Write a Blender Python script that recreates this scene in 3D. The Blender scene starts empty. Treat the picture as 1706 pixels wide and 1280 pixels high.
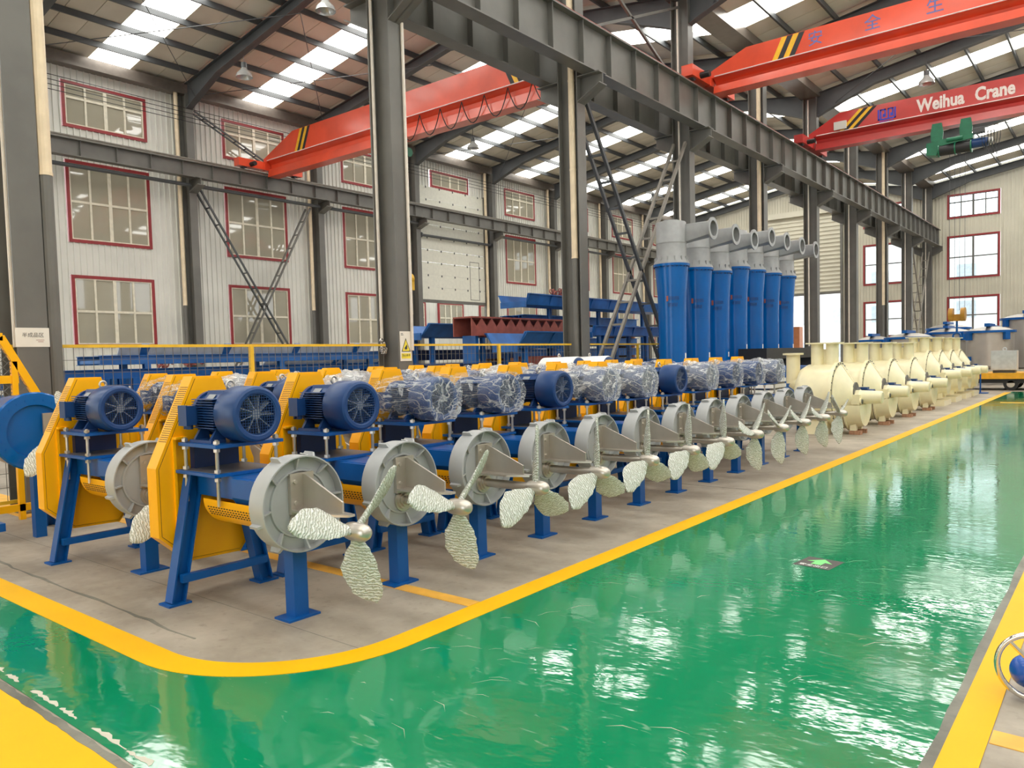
import bpy, math, random
from mathutils import Vector, Matrix, Euler

# ------------------------------------------------------------------ camera, world, exposure
scene = bpy.context.scene
col = scene.collection
random.seed(7)
PI = math.pi

YAW, PITCH, ROLL, FPX, CAMH = 0.67626611, 0.0524546, -0.02662037, 1283.684, 1.7
_f = Vector((-math.sin(YAW) * math.cos(PITCH), math.cos(YAW) * math.cos(PITCH), -math.sin(PITCH)))
_r = Vector((math.cos(YAW), math.sin(YAW), 0))
_u = _r.cross(_f)
_r2 = _r * math.cos(ROLL) + _u * math.sin(ROLL)
_u2 = -_r * math.sin(ROLL) + _u * math.cos(ROLL)
cam_data = bpy.data.cameras.new('camera')
cam = bpy.data.objects.new('camera', cam_data)
col.objects.link(cam)
cam.matrix_world = Matrix(((_r2.x, _u2.x, -_f.x, 0), (_r2.y, _u2.y, -_f.y, 0), (_r2.z, _u2.z, -_f.z, CAMH), (0, 0, 0, 1)))
cam_data.sensor_width = 36.0
cam_data.lens = 36.0 * FPX / 1706.0
cam_data.shift_y = 25.2755 / 1706.0
cam_data.clip_start = 0.05
cam_data.clip_end = 400
scene.camera = cam

world = bpy.data.worlds.new('overcast_sky')
scene.world = world
world.use_nodes = True
wb = world.node_tree.nodes['Background']
wb.inputs[0].default_value = (0.93, 0.97, 1.0, 1)
wb.inputs[1].default_value = 5.0
SKYLIGHT_STRENGTH = 13.0

scene.view_settings.view_transform = 'Standard'
scene.view_settings.look = 'None'
scene.view_settings.exposure = -0.56
scene.view_settings.gamma = 1.0
scene.view_settings.use_curve_mapping = False
scene.cycles.use_denoising = True
scene.cycles.max_bounces = 8
scene.cycles.diffuse_bounces = 5
scene.cycles.glossy_bounces = 4
scene.cycles.transparent_max_bounces = 12
scene.cycles.sample_clamp_indirect = 6.0
scene.cycles.caustics_reflective = False
scene.cycles.caustics_refractive = False

# ------------------------------------------------------------------ materials
def nodes_of(m):
    m.use_nodes = True
    nt = m.node_tree
    return nt, nt.nodes, nt.links, nt.nodes['Principled BSDF']

def mat(name, c, rough=0.5, metal=0.0, var=0.08, scale=6.0, bump=0.0, bscale=60.0, coat=0.0, spec=0.5, c2=None, rvar=0.0):
    m = bpy.data.materials.new(name)
    nt, N, L, b = nodes_of(m)
    b.inputs['Roughness'].default_value = rough
    b.inputs['Metallic'].default_value = metal
    b.inputs['Specular IOR Level'].default_value = spec
    b.inputs['Coat Weight'].default_value = coat
    b.inputs['Coat Roughness'].default_value = 0.12
    tc = N.new('ShaderNodeTexCoord')
    nz = N.new('ShaderNodeTexNoise'); nz.inputs['Scale'].default_value = scale; nz.inputs['Detail'].default_value = 5
    L.new(tc.outputs['Object'], nz.inputs['Vector'])
    cr = N.new('ShaderNodeMix'); cr.data_type = 'RGBA'
    lo = c2 if c2 else tuple(max(0, x * (1 - var)) for x in c)
    hi = c if c2 else tuple(min(1, x * (1 + var)) for x in c)
    cr.inputs['A'].default_value = (*lo, 1); cr.inputs['B'].default_value = (*hi, 1)
    mr = N.new('ShaderNodeMapRange'); mr.inputs['From Min'].default_value = 0.35; mr.inputs['From Max'].default_value = 0.65
    L.new(nz.outputs['Fac'], mr.inputs['Value'])
    L.new(mr.outputs['Result'], cr.inputs['Factor'])
    L.new(cr.outputs['Result'], b.inputs['Base Color'])
    if rvar:
        m2 = N.new('ShaderNodeMapRange')
        m2.inputs['To Min'].default_value = max(0.02, rough - rvar); m2.inputs['To Max'].default_value = rough + rvar
        m2.inputs['From Min'].default_value = 0.3; m2.inputs['From Max'].default_value = 0.7
        L.new(nz.outputs['Fac'], m2.inputs['Value']); L.new(m2.outputs['Result'], b.inputs['Roughness'])
    if bump:
        n2 = N.new('ShaderNodeTexNoise'); n2.inputs['Scale'].default_value = bscale; n2.inputs['Detail'].default_value = 3
        L.new(tc.outputs['Object'], n2.inputs['Vector'])
        bp = N.new('ShaderNodeBump'); bp.inputs['Strength'].default_value = bump; bp.inputs['Distance'].default_value = 0.01
        L.new(n2.outputs['Fac'], bp.inputs['Height']); L.new(bp.outputs['Normal'], b.inputs['Normal'])
    return m

def emit_mat(name, c, s):
    m = bpy.data.materials.new(name)
    nt, N, L, b = nodes_of(m)
    b.inputs['Base Color'].default_value = (0.8, 0.82, 0.8, 1)
    b.inputs['Emission Color'].default_value = (*c, 1)
    b.inputs['Emission Strength'].default_value = s
    b.inputs['Roughness'].default_value = 0.4
    return m

def film_mat(name, tint, lo, hi, scale, rough=0.12, bump=0.6, bscale=30.0):
    """thin clear plastic: part see-through, part shiny white creases"""
    m = bpy.data.materials.new(name)
    nt, N, L, b = nodes_of(m)
    b.inputs['Base Color'].default_value = (*tint, 1)
    b.inputs['Roughness'].default_value = rough
    b.inputs['Specular IOR Level'].default_value = 0.9
    tr = N.new('ShaderNodeBsdfTransparent')
    mx = N.new('ShaderNodeMixShader')
    out = [n for n in N if n.type == 'OUTPUT_MATERIAL'][0]
    tc = N.new('ShaderNodeTexCoord')
    mp = N.new('ShaderNodeMapping'); mp.inputs['Scale'].default_value = (0.55, 1.2, 1.4); mp.inputs['Rotation'].default_value = (0, 0.35, 0.2)
    L.new(tc.outputs['Object'], mp.inputs['Vector'])
    nz = N.new('ShaderNodeTexNoise'); nz.inputs['Scale'].default_value = scale; nz.inputs['Detail'].default_value = 2.5
    nz.inputs['Distortion'].default_value = 0.5
    L.new(mp.outputs['Vector'], nz.inputs['Vector'])
    def crease(out_fac, width, peak):                      # thin bright lines where the noise crosses its middle
        s1 = N.new('ShaderNodeMath'); s1.operation = 'SUBTRACT'; s1.inputs[1].default_value = 0.5
        s2 = N.new('ShaderNodeMath'); s2.operation = 'ABSOLUTE'
        r1 = N.new('ShaderNodeMapRange'); r1.inputs['From Min'].default_value = 0.0; r1.inputs['From Max'].default_value = width
        r1.inputs['To Min'].default_value = peak; r1.inputs['To Max'].default_value = lo
        L.new(out_fac, s1.inputs[0]); L.new(s1.outputs[0], s2.inputs[0]); L.new(s2.outputs[0], r1.inputs['Value'])
        return r1.outputs['Result']
    n5 = N.new('ShaderNodeTexNoise'); n5.inputs['Scale'].default_value = scale * 1.9; n5.inputs['Detail'].default_value = 1.5
    L.new(mp.outputs['Vector'], n5.inputs['Vector'])
    mxm = N.new('ShaderNodeMath'); mxm.operation = 'MAXIMUM'
    L.new(crease(nz.outputs['Fac'], 0.035, hi), mxm.inputs[0]); L.new(crease(n5.outputs['Fac'], 0.018, hi * 0.8), mxm.inputs[1])
    L.new(mxm.outputs[0], mx.inputs['Fac'])
    L.new(tr.outputs[0], mx.inputs[1]); L.new(b.outputs[0], mx.inputs[2])
    L.new(mx.outputs[0], out.inputs['Surface'])
    n2 = N.new('ShaderNodeTexNoise'); n2.inputs['Scale'].default_value = bscale; n2.inputs['Detail'].default_value = 4
    n2.inputs['Distortion'].default_value = 2.0
    L.new(mp.outputs['Vector'], n2.inputs['Vector'])
    bp = N.new('ShaderNodeBump'); bp.inputs['Strength'].default_value = bump; bp.inputs['Distance'].default_value = 0.02
    L.new(n2.outputs['Fac'], bp.inputs['Height']); L.new(bp.outputs['Normal'], b.inputs['Normal'])
    return m

def glass_mat(name):
    m = bpy.data.materials.new(name)
    nt, N, L, b = nodes_of(m)
    out = [n for n in N if n.type == 'OUTPUT_MATERIAL'][0]
    tr = N.new('ShaderNodeBsdfTransparent'); tr.inputs[0].default_value = (0.93, 0.96, 0.96, 1)
    gl = N.new('ShaderNodeBsdfGlossy'); gl.inputs['Roughness'].default_value = 0.03
    fr = N.new('ShaderNodeFresnel'); fr.inputs[0].default_value = 1.45
    mx = N.new('ShaderNodeMixShader')
    L.new(fr.outputs[0], mx.inputs[0]); L.new(tr.outputs[0], mx.inputs[1]); L.new(gl.outputs[0], mx.inputs[2])
    L.new(mx.outputs[0], out.inputs['Surface'])
    return m

def green_floor_mat():
    m = bpy.data.materials.new('green_epoxy')
    nt, N, L, b = nodes_of(m)
    geo = N.new('ShaderNodeNewGeometry')
    n1 = N.new('ShaderNodeTexNoise'); n1.inputs['Scale'].default_value = 0.55; n1.inputs['Detail'].default_value = 6
    L.new(geo.outputs['Position'], n1.inputs['Vector'])
    mix = N.new('ShaderNodeMix'); mix.data_type = 'RGBA'
    mix.inputs['A'].default_value = (0.002, 0.195, 0.078, 1); mix.inputs['B'].default_value = (0.007, 0.265, 0.115, 1)
    L.new(n1.outputs['Fac'], mix.inputs['Factor'])
    # pale scuffs and scratches
    mp = N.new('ShaderNodeMapping'); mp.inputs['Scale'].default_value = (2.2, 9.0, 1); mp.inputs['Rotation'].default_value = (0, 0, 0.5)
    L.new(geo.outputs['Position'], mp.inputs['Vector'])
    n2 = N.new('ShaderNodeTexNoise'); n2.inputs['Scale'].default_value = 1.6; n2.inputs['Detail'].default_value = 9; n2.inputs['Distortion'].default_value = 1.5
    L.new(mp.outputs['Vector'], n2.inputs['Vector'])
    r2 = N.new('ShaderNodeMapRange'); r2.inputs['From Min'].default_value = 0.665; r2.inputs['From Max'].default_value = 0.73
    r2.inputs['To Max'].default_value = 0.45
    L.new(n2.outputs['Fac'], r2.inputs['Value'])
    mx2 = N.new('ShaderNodeMix'); mx2.data_type = 'RGBA'; mx2.inputs['B'].default_value = (0.30, 0.50, 0.36, 1)
    L.new(mix.outputs['Result'], mx2.inputs['A']); L.new(r2.outputs['Result'], mx2.inputs['Factor'])
    L.new(mx2.outputs['Result'], b.inputs['Base Color'])
    n3 = N.new('ShaderNodeTexNoise'); n3.inputs['Scale'].default_value = 1.3; n3.inputs['Detail'].default_value = 4
    L.new(geo.outputs['Position'], n3.inputs['Vector'])
    rr = N.new('ShaderNodeMapRange'); rr.inputs['From Min'].default_value = 0.35; rr.inputs['From Max'].default_value = 0.7
    rr.inputs['To Min'].default_value = 0.03; rr.inputs['To Max'].default_value = 0.11
    L.new(n3.outputs['Fac'], rr.inputs['Value']); L.new(rr.outputs['Result'], b.inputs['Roughness'])
    # hand-rolled coating: gentle waves
    n4 = N.new('ShaderNodeTexNoise'); n4.inputs['Scale'].default_value = 9.0; n4.inputs['Detail'].default_value = 2.5
    mp4 = N.new('ShaderNodeMapping'); mp4.inputs['Rotation'].default_value = (0, 0, -0.68); mp4.inputs['Scale'].default_value = (0.75, 1.25, 1)
    L.new(geo.outputs['Position'], mp4.inputs['Vector']); L.new(mp4.outputs['Vector'], n4.inputs['Vector'])
    bp = N.new('ShaderNodeBump'); bp.inputs['Strength'].default_value = 0.075; bp.inputs['Distance'].default_value = 0.02
    L.new(n4.outputs['Fac'], bp.inputs['Height']); L.new(bp.outputs['Normal'], b.inputs['Normal'])
    b.inputs['Specular IOR Level'].default_value = 0.75
    return m

def concrete_mat(name, a, c, d):
    m = bpy.data.materials.new(name)
    nt, N, L, b = nodes_of(m)
    geo = N.new('ShaderNodeNewGeometry')
    n1 = N.new('ShaderNodeTexNoise'); n1.inputs['Scale'].default_value = 0.9; n1.inputs['Detail'].default_value = 8; n1.inputs['Roughness'].default_value = 0.65
    L.new(geo.outputs['Position'], n1.inputs['Vector'])
    ramp = N.new('ShaderNodeValToRGB')
    ramp.color_ramp.elements[0].position = 0.38; ramp.color_ramp.elements[0].color = (*a, 1)
    ramp.color_ramp.elements[1].position = 0.64; ramp.color_ramp.elements[1].color = (*c, 1)
    L.new(n1.outputs['Fac'], ramp.inputs['Fac'])
    n2 = N.new('ShaderNodeTexNoise'); n2.inputs['Scale'].default_value = 14; n2.inputs['Detail'].default_value = 6
    L.new(geo.outputs['Position'], n2.inputs['Vector'])
    r2 = N.new('ShaderNodeMapRange'); r2.inputs['From Min'].default_value = 0.58; r2.inputs['From Max'].default_value = 0.75; r2.inputs['To Max'].default_value = 0.5
    L.new(n2.outputs['Fac'], r2.inputs['Value'])
    mx = N.new('ShaderNodeMix'); mx.data_type = 'RGBA'; mx.inputs['B'].default_value = (*d, 1)
    L.new(ramp.outputs['Color'], mx.inputs['A']); L.new(r2.outputs['Result'], mx.inputs['Factor'])
    L.new(mx.outputs['Result'], b.inputs['Base Color'])
    b.inputs['Roughness'].default_value = 0.55
    bp = N.new('ShaderNodeBump'); bp.inputs['Strength'].default_value = 0.15; bp.inputs['Distance'].default_value = 0.01
    L.new(n2.outputs['Fac'], bp.inputs['Height']); L.new(bp.outputs['Normal'], b.inputs['Normal'])
    return m

M = {}
M['steel'] = mat('grey_steel_paint', (0.14, 0.135, 0.122), 0.42, var=0.12, scale=1.5)
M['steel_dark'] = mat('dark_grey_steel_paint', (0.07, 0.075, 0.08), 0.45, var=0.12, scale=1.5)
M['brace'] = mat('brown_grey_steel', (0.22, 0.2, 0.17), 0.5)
M['clad'] = mat('ivory_cladding', (0.69, 0.68, 0.63), 0.45, var=0.05, scale=0.8)
M['clad_grey'] = mat('beige_cladding', (0.58, 0.55, 0.45), 0.5, var=0.05, scale=0.8)
M['roof'] = mat('beige_roof_sheet', (0.66, 0.62, 0.53), 0.5, var=0.08, scale=0.6)
M['skylight'] = emit_mat('skylight_sheet', (1.0, 0.99, 0.925), SKYLIGHT_STRENGTH)
M['red_frame'] = mat('red_window_frame', (0.28, 0.028, 0.032), 0.4)
M['mullion'] = mat('ivory_mullion', (0.72, 0.67, 0.55), 0.4)
M['pane'] = mat('beige_reflecting_pane', (0.37, 0.345, 0.27), 0.03, var=0.08, scale=0.5, spec=0.8)
M['glass'] = glass_mat('clear_pane')
M['pipe'] = mat('cream_pvc_pipe', (0.78, 0.64, 0.45), 0.4, var=0.05)
M['white_pipe'] = mat('white_conduit', (0.75, 0.68, 0.60), 0.4, var=0.05)
M['crane_red'] = mat('crane_orange_red', (0.72, 0.075, 0.028), 0.32, var=0.1, scale=1.2, coat=0.3)
M['crane_red2'] = mat('crane_crimson', (0.52, 0.04, 0.035), 0.32, var=0.1, scale=1.2, coat=0.3)
M['black'] = mat('black_rubber', (0.015, 0.015, 0.016), 0.5)
M['stripe_yellow'] = mat('hazard_yellow', (0.85, 0.48, 0.02), 0.4)
M['yellow'] = mat('machine_yellow', (1.0, 0.46, 0.002), 0.34, var=0.04, scale=2.0, coat=0.0, spec=0.35)
M['fence_yellow'] = mat('fence_yellow_paint', (0.80, 0.50, 0.03), 0.4)
M['blue'] = mat('frame_blue', (0.002, 0.09, 0.34), 0.36, var=0.08, scale=3.0, coat=0.0, spec=0.35)
M['blue_dark'] = mat('deep_blue', (0.006, 0.03, 0.13), 0.35, var=0.08)
M['motor_blue'] = mat('motor_blue', (0.011, 0.05, 0.175), 0.34, var=0.06, coat=0.0, spec=0.4)
M['vessel_blue'] = mat('vessel_blue', (0.0, 0.11, 0.40), 0.22, var=0.08, scale=1.0, coat=0.0, spec=0.4)
M['conv_blue'] = mat('conveyor_blue', (0.014, 0.12, 0.38), 0.4, var=0.25, scale=2.0)
M['drum_grey'] = mat('drum_grey', (0.415, 0.42, 0.425), 0.38, var=0.05, scale=4.0)
M['inox'] = mat('stainless_steel', (0.58, 0.53, 0.47), 0.32, metal=0.75, var=0.06, scale=5.0)
M['inox_tank'] = mat('tank_stainless', (0.50, 0.47, 0.43), 0.38, metal=0.6, var=0.1, scale=1.0)
M['zinc'] = mat('zinc_rod', (0.62, 0.58, 0.52), 0.3, metal=0.8)
M['plate_top'] = mat('worn_plate', (0.16, 0.15, 0.16), 0.4, var=0.1)
M['grille'] = mat('dark_grille', (0.03, 0.04, 0.06), 0.5)
M['fan'] = mat('grey_fan', (0.30, 0.32, 0.34), 0.4)
M['film'] = film_mat('clear_film', (0.88, 0.89, 0.90), 0.10, 0.60, 5.5)
M['film_mid'] = film_mat('hazy_film', (0.85, 0.86, 0.87), 0.26, 0.85, 6.0)
M['film_white'] = film_mat('milky_film', (0.82, 0.82, 0.81), 0.5, 0.95, 7.0)
M['blade_film_plain'] = mat('stretch_film', (0.80, 0.80, 0.72), 0.2, var=0.1, scale=14.0, bump=0.8, bscale=45.0, c2=(0.50, 0.52, 0.42), spec=0.8)
def blade_film_mat():
    """stretch film wound round the blade: bands across its length"""
    m = bpy.data.materials.new('wound_stretch_film')
    nt, N, L, b = nodes_of(m)
    tc = N.new('ShaderNodeTexCoord')
    mp = N.new('ShaderNodeMapping'); mp.inputs['Rotation'].default_value = (0.35, 0.2, 0)
    L.new(tc.outputs['Object'], mp.inputs['Vector'])
    wv = N.new('ShaderNodeTexWave'); wv.bands_direction = 'Z'; wv.inputs['Scale'].default_value = 16.0
    wv.inputs['Distortion'].default_value = 7.0; wv.inputs['Detail'].default_value = 4.0; wv.inputs['Detail Scale'].default_value = 2.5
    L.new(mp.outputs['Vector'], wv.inputs['Vector'])
    nz = N.new('ShaderNodeTexNoise'); nz.inputs['Scale'].default_value = 9; nz.inputs['Detail'].default_value = 5
    L.new(tc.outputs['Object'], nz.inputs['Vector'])
    ml = N.new('ShaderNodeMath'); ml.operation = 'MULTIPLY'; L.new(wv.outputs['Fac'], ml.inputs[0]); L.new(nz.outputs['Fac'], ml.inputs[1])
    cr = N.new('ShaderNodeValToRGB')
    cr.color_ramp.elements[0].position = 0.05; cr.color_ramp.elements[0].color = (0.46, 0.47, 0.38, 1)
    cr.color_ramp.elements[1].position = 0.45; cr.color_ramp.elements[1].color = (0.84, 0.85, 0.80, 1)
    L.new(ml.outputs[0], cr.inputs['Fac']); L.new(cr.outputs['Color'], b.inputs['Base Color'])
    b.inputs['Roughness'].default_value = 0.2; b.inputs['Specular IOR Level'].default_value = 0.8
    bp = N.new('ShaderNodeBump'); bp.inputs['Strength'].default_value = 0.9; bp.inputs['Distance'].default_value = 0.012
    L.new(ml.outputs[0], bp.inputs['Height']); L.new(bp.outputs['Normal'], b.inputs['Normal'])
    return m
M['blade_film'] = blade_film_mat()
M['cream'] = mat('cream_paint', (0.86, 0.78, 0.52), 0.3, var=0.04, coat=0.3)
M['white'] = mat('white_paint', (0.85, 0.85, 0.83), 0.4)
M['vessel_grey'] = mat('vessel_grey', (0.34, 0.345, 0.35), 0.35, var=0.06)
M['rust'] = mat('red_oxide', (0.33, 0.085, 0.06), 0.5, var=0.15)
M['green_hoist'] = mat('hoist_green', (0.01, 0.16, 0.08), 0.35, var=0.1)
M['hook_yellow'] = mat('hook_ochre', (0.45, 0.22, 0.02), 0.4)
M['green_floor'] = green_floor_mat()
M['concrete'] = concrete_mat('concrete', (0.27, 0.228, 0.178), (0.45, 0.395, 0.32), (0.20, 0.168, 0.13))
M['concrete_worn'] = concrete_mat('worn_concrete', (0.11, 0.105, 0.085), (0.27, 0.26, 0.21), (0.07, 0.065, 0.055))
M['line_yellow'] = mat('floor_yellow', (0.86, 0.45, 0.002), 0.5, var=0.03, scale=2.0, spec=0.2)
M['tape'] = mat('floor_orange_tape', (0.80, 0.42, 0.06), 0.5, var=0.15, scale=4.0)
M['dark_slot'] = mat('dark_slot', (0.05, 0.03, 0.008), 0.6)
M['arrow_green'] = mat('arrow_green', (0.20, 0.75, 0.22), 0.4)
M['sign_dark'] = mat('sign_dark', (0.06, 0.055, 0.05), 0.5)
M['sign_white'] = mat('sign_white', (0.80, 0.76, 0.68), 0.5, var=0.02)
M['sign_yellow'] = mat('sign_yellow', (0.88, 0.72, 0.05), 0.5)
M['brick'] = mat('brick_block', (0.42, 0.22, 0.13), 0.8, var=0.2, scale=20.0)
M['wood'] = mat('brown_panel', (0.36, 0.13, 0.05), 0.5)
M['facade'] = mat('white_facade', (0.93, 0.93, 0.93), 0.7, var=0.03)
M['facade_window'] = mat('facade_window', (0.5, 0.55, 0.6), 0.2)
M['ground'] = mat('outdoor_paving', (0.5, 0.5, 0.48), 0.8)
M['logo_blue'] = mat('logo_blue', (0.03, 0.05, 0.5), 0.4)
M['pale_text'] = mat('pale_lettering', (0.80, 0.70, 0.66), 0.5)
M['blue_text'] = mat('blue_lettering', (0.10, 0.14, 0.40), 0.5)
M['cart_yellow'] = mat('cart_orange_yellow', (0.90, 0.44, 0.02), 0.4)
M['cabinet'] = mat('cabinet_grey', (0.56, 0.58, 0.58), 0.4)
M['lamp_glass'] = mat('lamp_shade', (0.55, 0.56, 0.55), 0.2, metal=0.4)
M['gutter'] = mat('gutter_steel', (0.17, 0.145, 0.125), 0.3, metal=0.3)
M['door_panel'] = mat('sectional_door', (0.70, 0.69, 0.60), 0.35, var=0.04)
M['chrome'] = mat('chrome', (0.75, 0.72, 0.68), 0.12, metal=1.0)
M['bright_blue'] = mat('bright_blue', (0.01, 0.10, 0.50), 0.25, coat=0.5)
M['pale_sheet'] = mat('pale_galvanised_sheet', (0.42, 0.46, 0.52), 0.35, var=0.1)
M['teal'] = mat('teal_green', (0.01, 0.17, 0.15), 0.35)

# ------------------------------------------------------------------ mesh helpers
class MB:
    def __init__(s):
        s.v = []; s.f = []
    def add(s, vs, fs):
        o = len(s.v); s.v += [tuple(p) for p in vs]; s.f += [tuple(i + o for i in f) for f in fs]; return s
    def box(s, x0, x1, y0, y1, z0, z1):
        return s.add([(x0, y0, z0), (x1, y0, z0), (x1, y1, z0), (x0, y1, z0), (x0, y0, z1), (x1, y0, z1), (x1, y1, z1), (x0, y1, z1)],
                     [(0, 3, 2, 1), (4, 5, 6, 7), (0, 1, 5, 4), (1, 2, 6, 5), (2, 3, 7, 6), (3, 0, 4, 7)])
    def cyl(s, p0, p1, r0, r1=None, n=16, cap=True):
        p0 = Vector(p0); p1 = Vector(p1); r1 = r0 if r1 is None else r1
        d = (p1 - p0).normalized()
        a = Vector((0, 0, 1)) if abs(d.z) < 0.9 else Vector((1, 0, 0))
        u = d.cross(a).normalized(); w = d.cross(u)
        vs = []
        for p, r in ((p0, r0), (p1, r1)):
            for i in range(n):
                t = 2 * PI * i / n
                vs.append(p + (u * math.cos(t) + w * math.sin(t)) * r)
        fs = [(i, (i + 1) % n, n + (i + 1) % n, n + i) for i in range(n)]
        if cap: fs += [tuple(range(n))[::-1], tuple(range(n, 2 * n))]
        return s.add(vs, fs)
    def lathe(s, prof, origin=(0, 0, 0), axis='x', n=32, a0=0.0, a1=2 * PI):
        """prof: list of (axial, radius)"""
        full = abs(a1 - a0 - 2 * PI) < 1e-6
        m = n if full else n + 1
        vs = []
        for ax, r in prof:
            for i in range(m):
                t = a0 + (a1 - a0) * i / n
                c, q = r * math.cos(t), r * math.sin(t)
                p = {'x': (ax, c, q), 'y': (c, ax, q), 'z': (c, q, ax)}[axis]
                vs.append((p[0] + origin[0], p[1] + origin[1], p[2] + origin[2]))
        fs = []
        for j in range(len(prof) - 1):
            for i in range(n):
                k = (i + 1) % m if full else i + 1
                fs.append((j * m + i, j * m + k, (j + 1) * m + k, (j + 1) * m + i))
        return s.add(vs, fs)
    def prism(s, poly, a, b, plane='yz'):
        """poly in given plane, extruded along the third axis from a to b"""
        n = len(poly)
        def P(q, t):
            return {'yz': (t, q[0], q[1]), 'xz': (q[0], t, q[1]), 'xy': (q[0], q[1], t)}[plane]
        vs = [P(q, a) for q in poly] + [P(q, b) for q in poly]
        fs = [(i, (i + 1) % n, n + (i + 1) % n, n + i) for i in range(n)] + [tuple(range(n))[::-1], tuple(range(n, 2 * n))]
        return s.add(vs, fs)
    def beam(s, p0, p1, w, h, side=(1, 0, 0)):
        """solid bar from p0 to p1, w along side, h across"""
        p0 = Vector(p0); p1 = Vector(p1); d = (p1 - p0).normalized()
        sd = Vector(side); sd = (sd - d * sd.dot(d)).normalized(); up = d.cross(sd)
        vs = []
        for p in (p0, p1):
            for i, j in ((-1, -1), (1, -1), (1, 1), (-1, 1)):
                vs.append(p + sd * (i * w / 2) + up * (j * h / 2))
        return s.add(vs, [(0, 3, 2, 1), (4, 5, 6, 7), (0, 1, 5, 4), (1, 2, 6, 5), (2, 3, 7, 6), (3, 0, 4, 7)])
    def ibeam(s, p0, p1, w, h, tf, tw, side=(1, 0, 0)):
        """I section: flanges w wide along side, h deep"""
        p0 = Vector(p0); p1 = Vector(p1); d = (p1 - p0).normalized()
        sd = Vector(side); sd = (sd - d * sd.dot(d)).normalized(); up = d.cross(sd)
        for k in (-1, 1):
            o = up * (k * (h - tf) / 2); s.beam(p0 + o, p1 + o, w, tf, side)
        return s.beam(p0, p1, tw, h - 2 * tf, side)
    def tube(s, pts, r, n=8):
        for a, b in zip(pts[:-1], pts[1:]):
            s.cyl(a, b, r, r, n)
        return s
    def sphere(s, c, r, n=12, m=8, sc=(1, 1, 1)):
        vs = []; fs = []
        for j in range(m + 1):
            ph = PI * j / m
            for i in range(n):
                t = 2 * PI * i / n
                vs.append((c[0] + r * sc[0] * math.sin(ph) * math.cos(t), c[1] + r * sc[1] * math.sin(ph) * math.sin(t), c[2] + r * sc[2] * math.cos(ph)))
        for j in range(m):
            for i in range(n):
                fs.append((j * n + i, (j + 1) * n + i, (j + 1) * n + (i + 1) % n, j * n + (i + 1) % n))
        return s.add(vs, fs)
    def torus(s, c, R, r, axis='y', n=20, m=8):
        vs = []; fs = []
        for i in range(n):
            t = 2 * PI * i / n
            for j in range(m):
                q = 2 * PI * j / m
                rr = R + r * math.cos(q); h = r * math.sin(q)
                a, b = rr * math.cos(t), rr * math.sin(t)
                p = {'x': (h, a, b), 'y': (a, h, b), 'z': (a, b, h)}[axis]
                vs.append((c[0] + p[0], c[1] + p[1], c[2] + p[2]))
        for i in range(n):
            for j in range(m):
                fs.append((i * m + j, ((i + 1) % n) * m + j, ((i + 1) % n) * m + (j + 1) % m, i * m + (j + 1) % m))
        return s.add(vs, fs)
    def mesh(s, name, m, smooth=0):
        me = bpy.data.meshes.new(name)
        me.from_pydata(s.v, [], s.f)
        me.materials.append(M[m] if isinstance(m, str) else m)
        me.update()
        import bmesh
        bm = bmesh.new(); bm.from_mesh(me)
        bmesh.ops.remove_doubles(bm, verts=bm.verts, dist=1e-5)
        bmesh.ops.recalc_face_normals(bm, faces=bm.faces)
        if smooth:
            lim = math.radians(smooth)
            for e in bm.edges:
                e.smooth = len(e.link_faces) == 2 and e.calc_face_angle(0) < lim
            for f in bm.faces: f.smooth = True
        bm.to_mesh(me); bm.free()
        return me
    def build(s, name, m, parent=None, smooth=0):
        return link(name, s.mesh(name, m, smooth), parent)

KIDS = {}
STUFF = {'bolts', 'flange_bolts', 'vent_slots', 'cooling_fins', 'hinges', 'small_print', 'wire_mesh', 'diamond_mesh', 'fan_grille', 'scratches', 'joint_cap', 'tie_rods', 'lettering', 'head_gussets', 'emblem', 'cover_seam', 'shutter_slats'}
def link(name, me, parent=None, loc=None, rot=None):
    o = bpy.data.objects.new(name, me)
    col.objects.link(o)
    if name in STUFF and parent is not None: o['kind'] = 'stuff'
    if parent is not None:
        o.parent = parent; KIDS.setdefault(parent.name, []).append(o)
    if loc is not None: o.location = loc
    if rot is not None: o.rotation_euler = rot
    return o

def tag(o, label=None, cat=None, group=None, kind=None):
    if label: o['label'] = label
    if cat: o['category'] = cat
    if group: o['group'] = group
    if kind: o['kind'] = kind
    return o

def thing(name, label, cat, loc=(0, 0, 0), rz=0.0, group=None):
    o = link(name, None, None, loc, (0, 0, rz))
    o.empty_display_size = 0.1
    return tag(o, label, cat, group)

def copy_tree(o, parent=None):
    c = o.copy(); col.objects.link(c); c.parent = parent
    if parent is not None: KIDS.setdefault(parent.name, []).append(c)
    for ch in list(KIDS.get(o.name, [])):
        copy_tree(ch, c)
    return c

def struct(name, mb, m, parent=None, smooth=0):
    o = mb.build(name, m, parent, smooth)
    if parent is None: o['kind'] = 'structure'
    return o

def structe(name):
    o = link(name, None); o['kind'] = 'structure'; o.empty_display_size = 0.1
    return o

def text_mesh(name, txt, size, m, extrude=0.002, offset=0.0, sx=1.0):
    cu = bpy.data.curves.new(name, 'FONT'); cu.body = txt; cu.size = size; cu.extrude = extrude; cu.offset = offset
    cu.align_x = 'CENTER'; cu.align_y = 'CENTER'; cu.resolution_u = 3
    ob = bpy.data.objects.new(name + '_src', cu); col.objects.link(ob)
    bpy.context.view_layer.update()
    dg = bpy.context.evaluated_depsgraph_get()
    me = bpy.data.meshes.new_from_object(ob.evaluated_get(dg))
    bpy.data.objects.remove(ob); bpy.data.curves.remove(cu)
    me.name = name
    me.materials.clear(); me.materials.append(M[m])
    if sx != 1.0:
        for v in me.vertices: v.co.x *= sx
    return me
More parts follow.
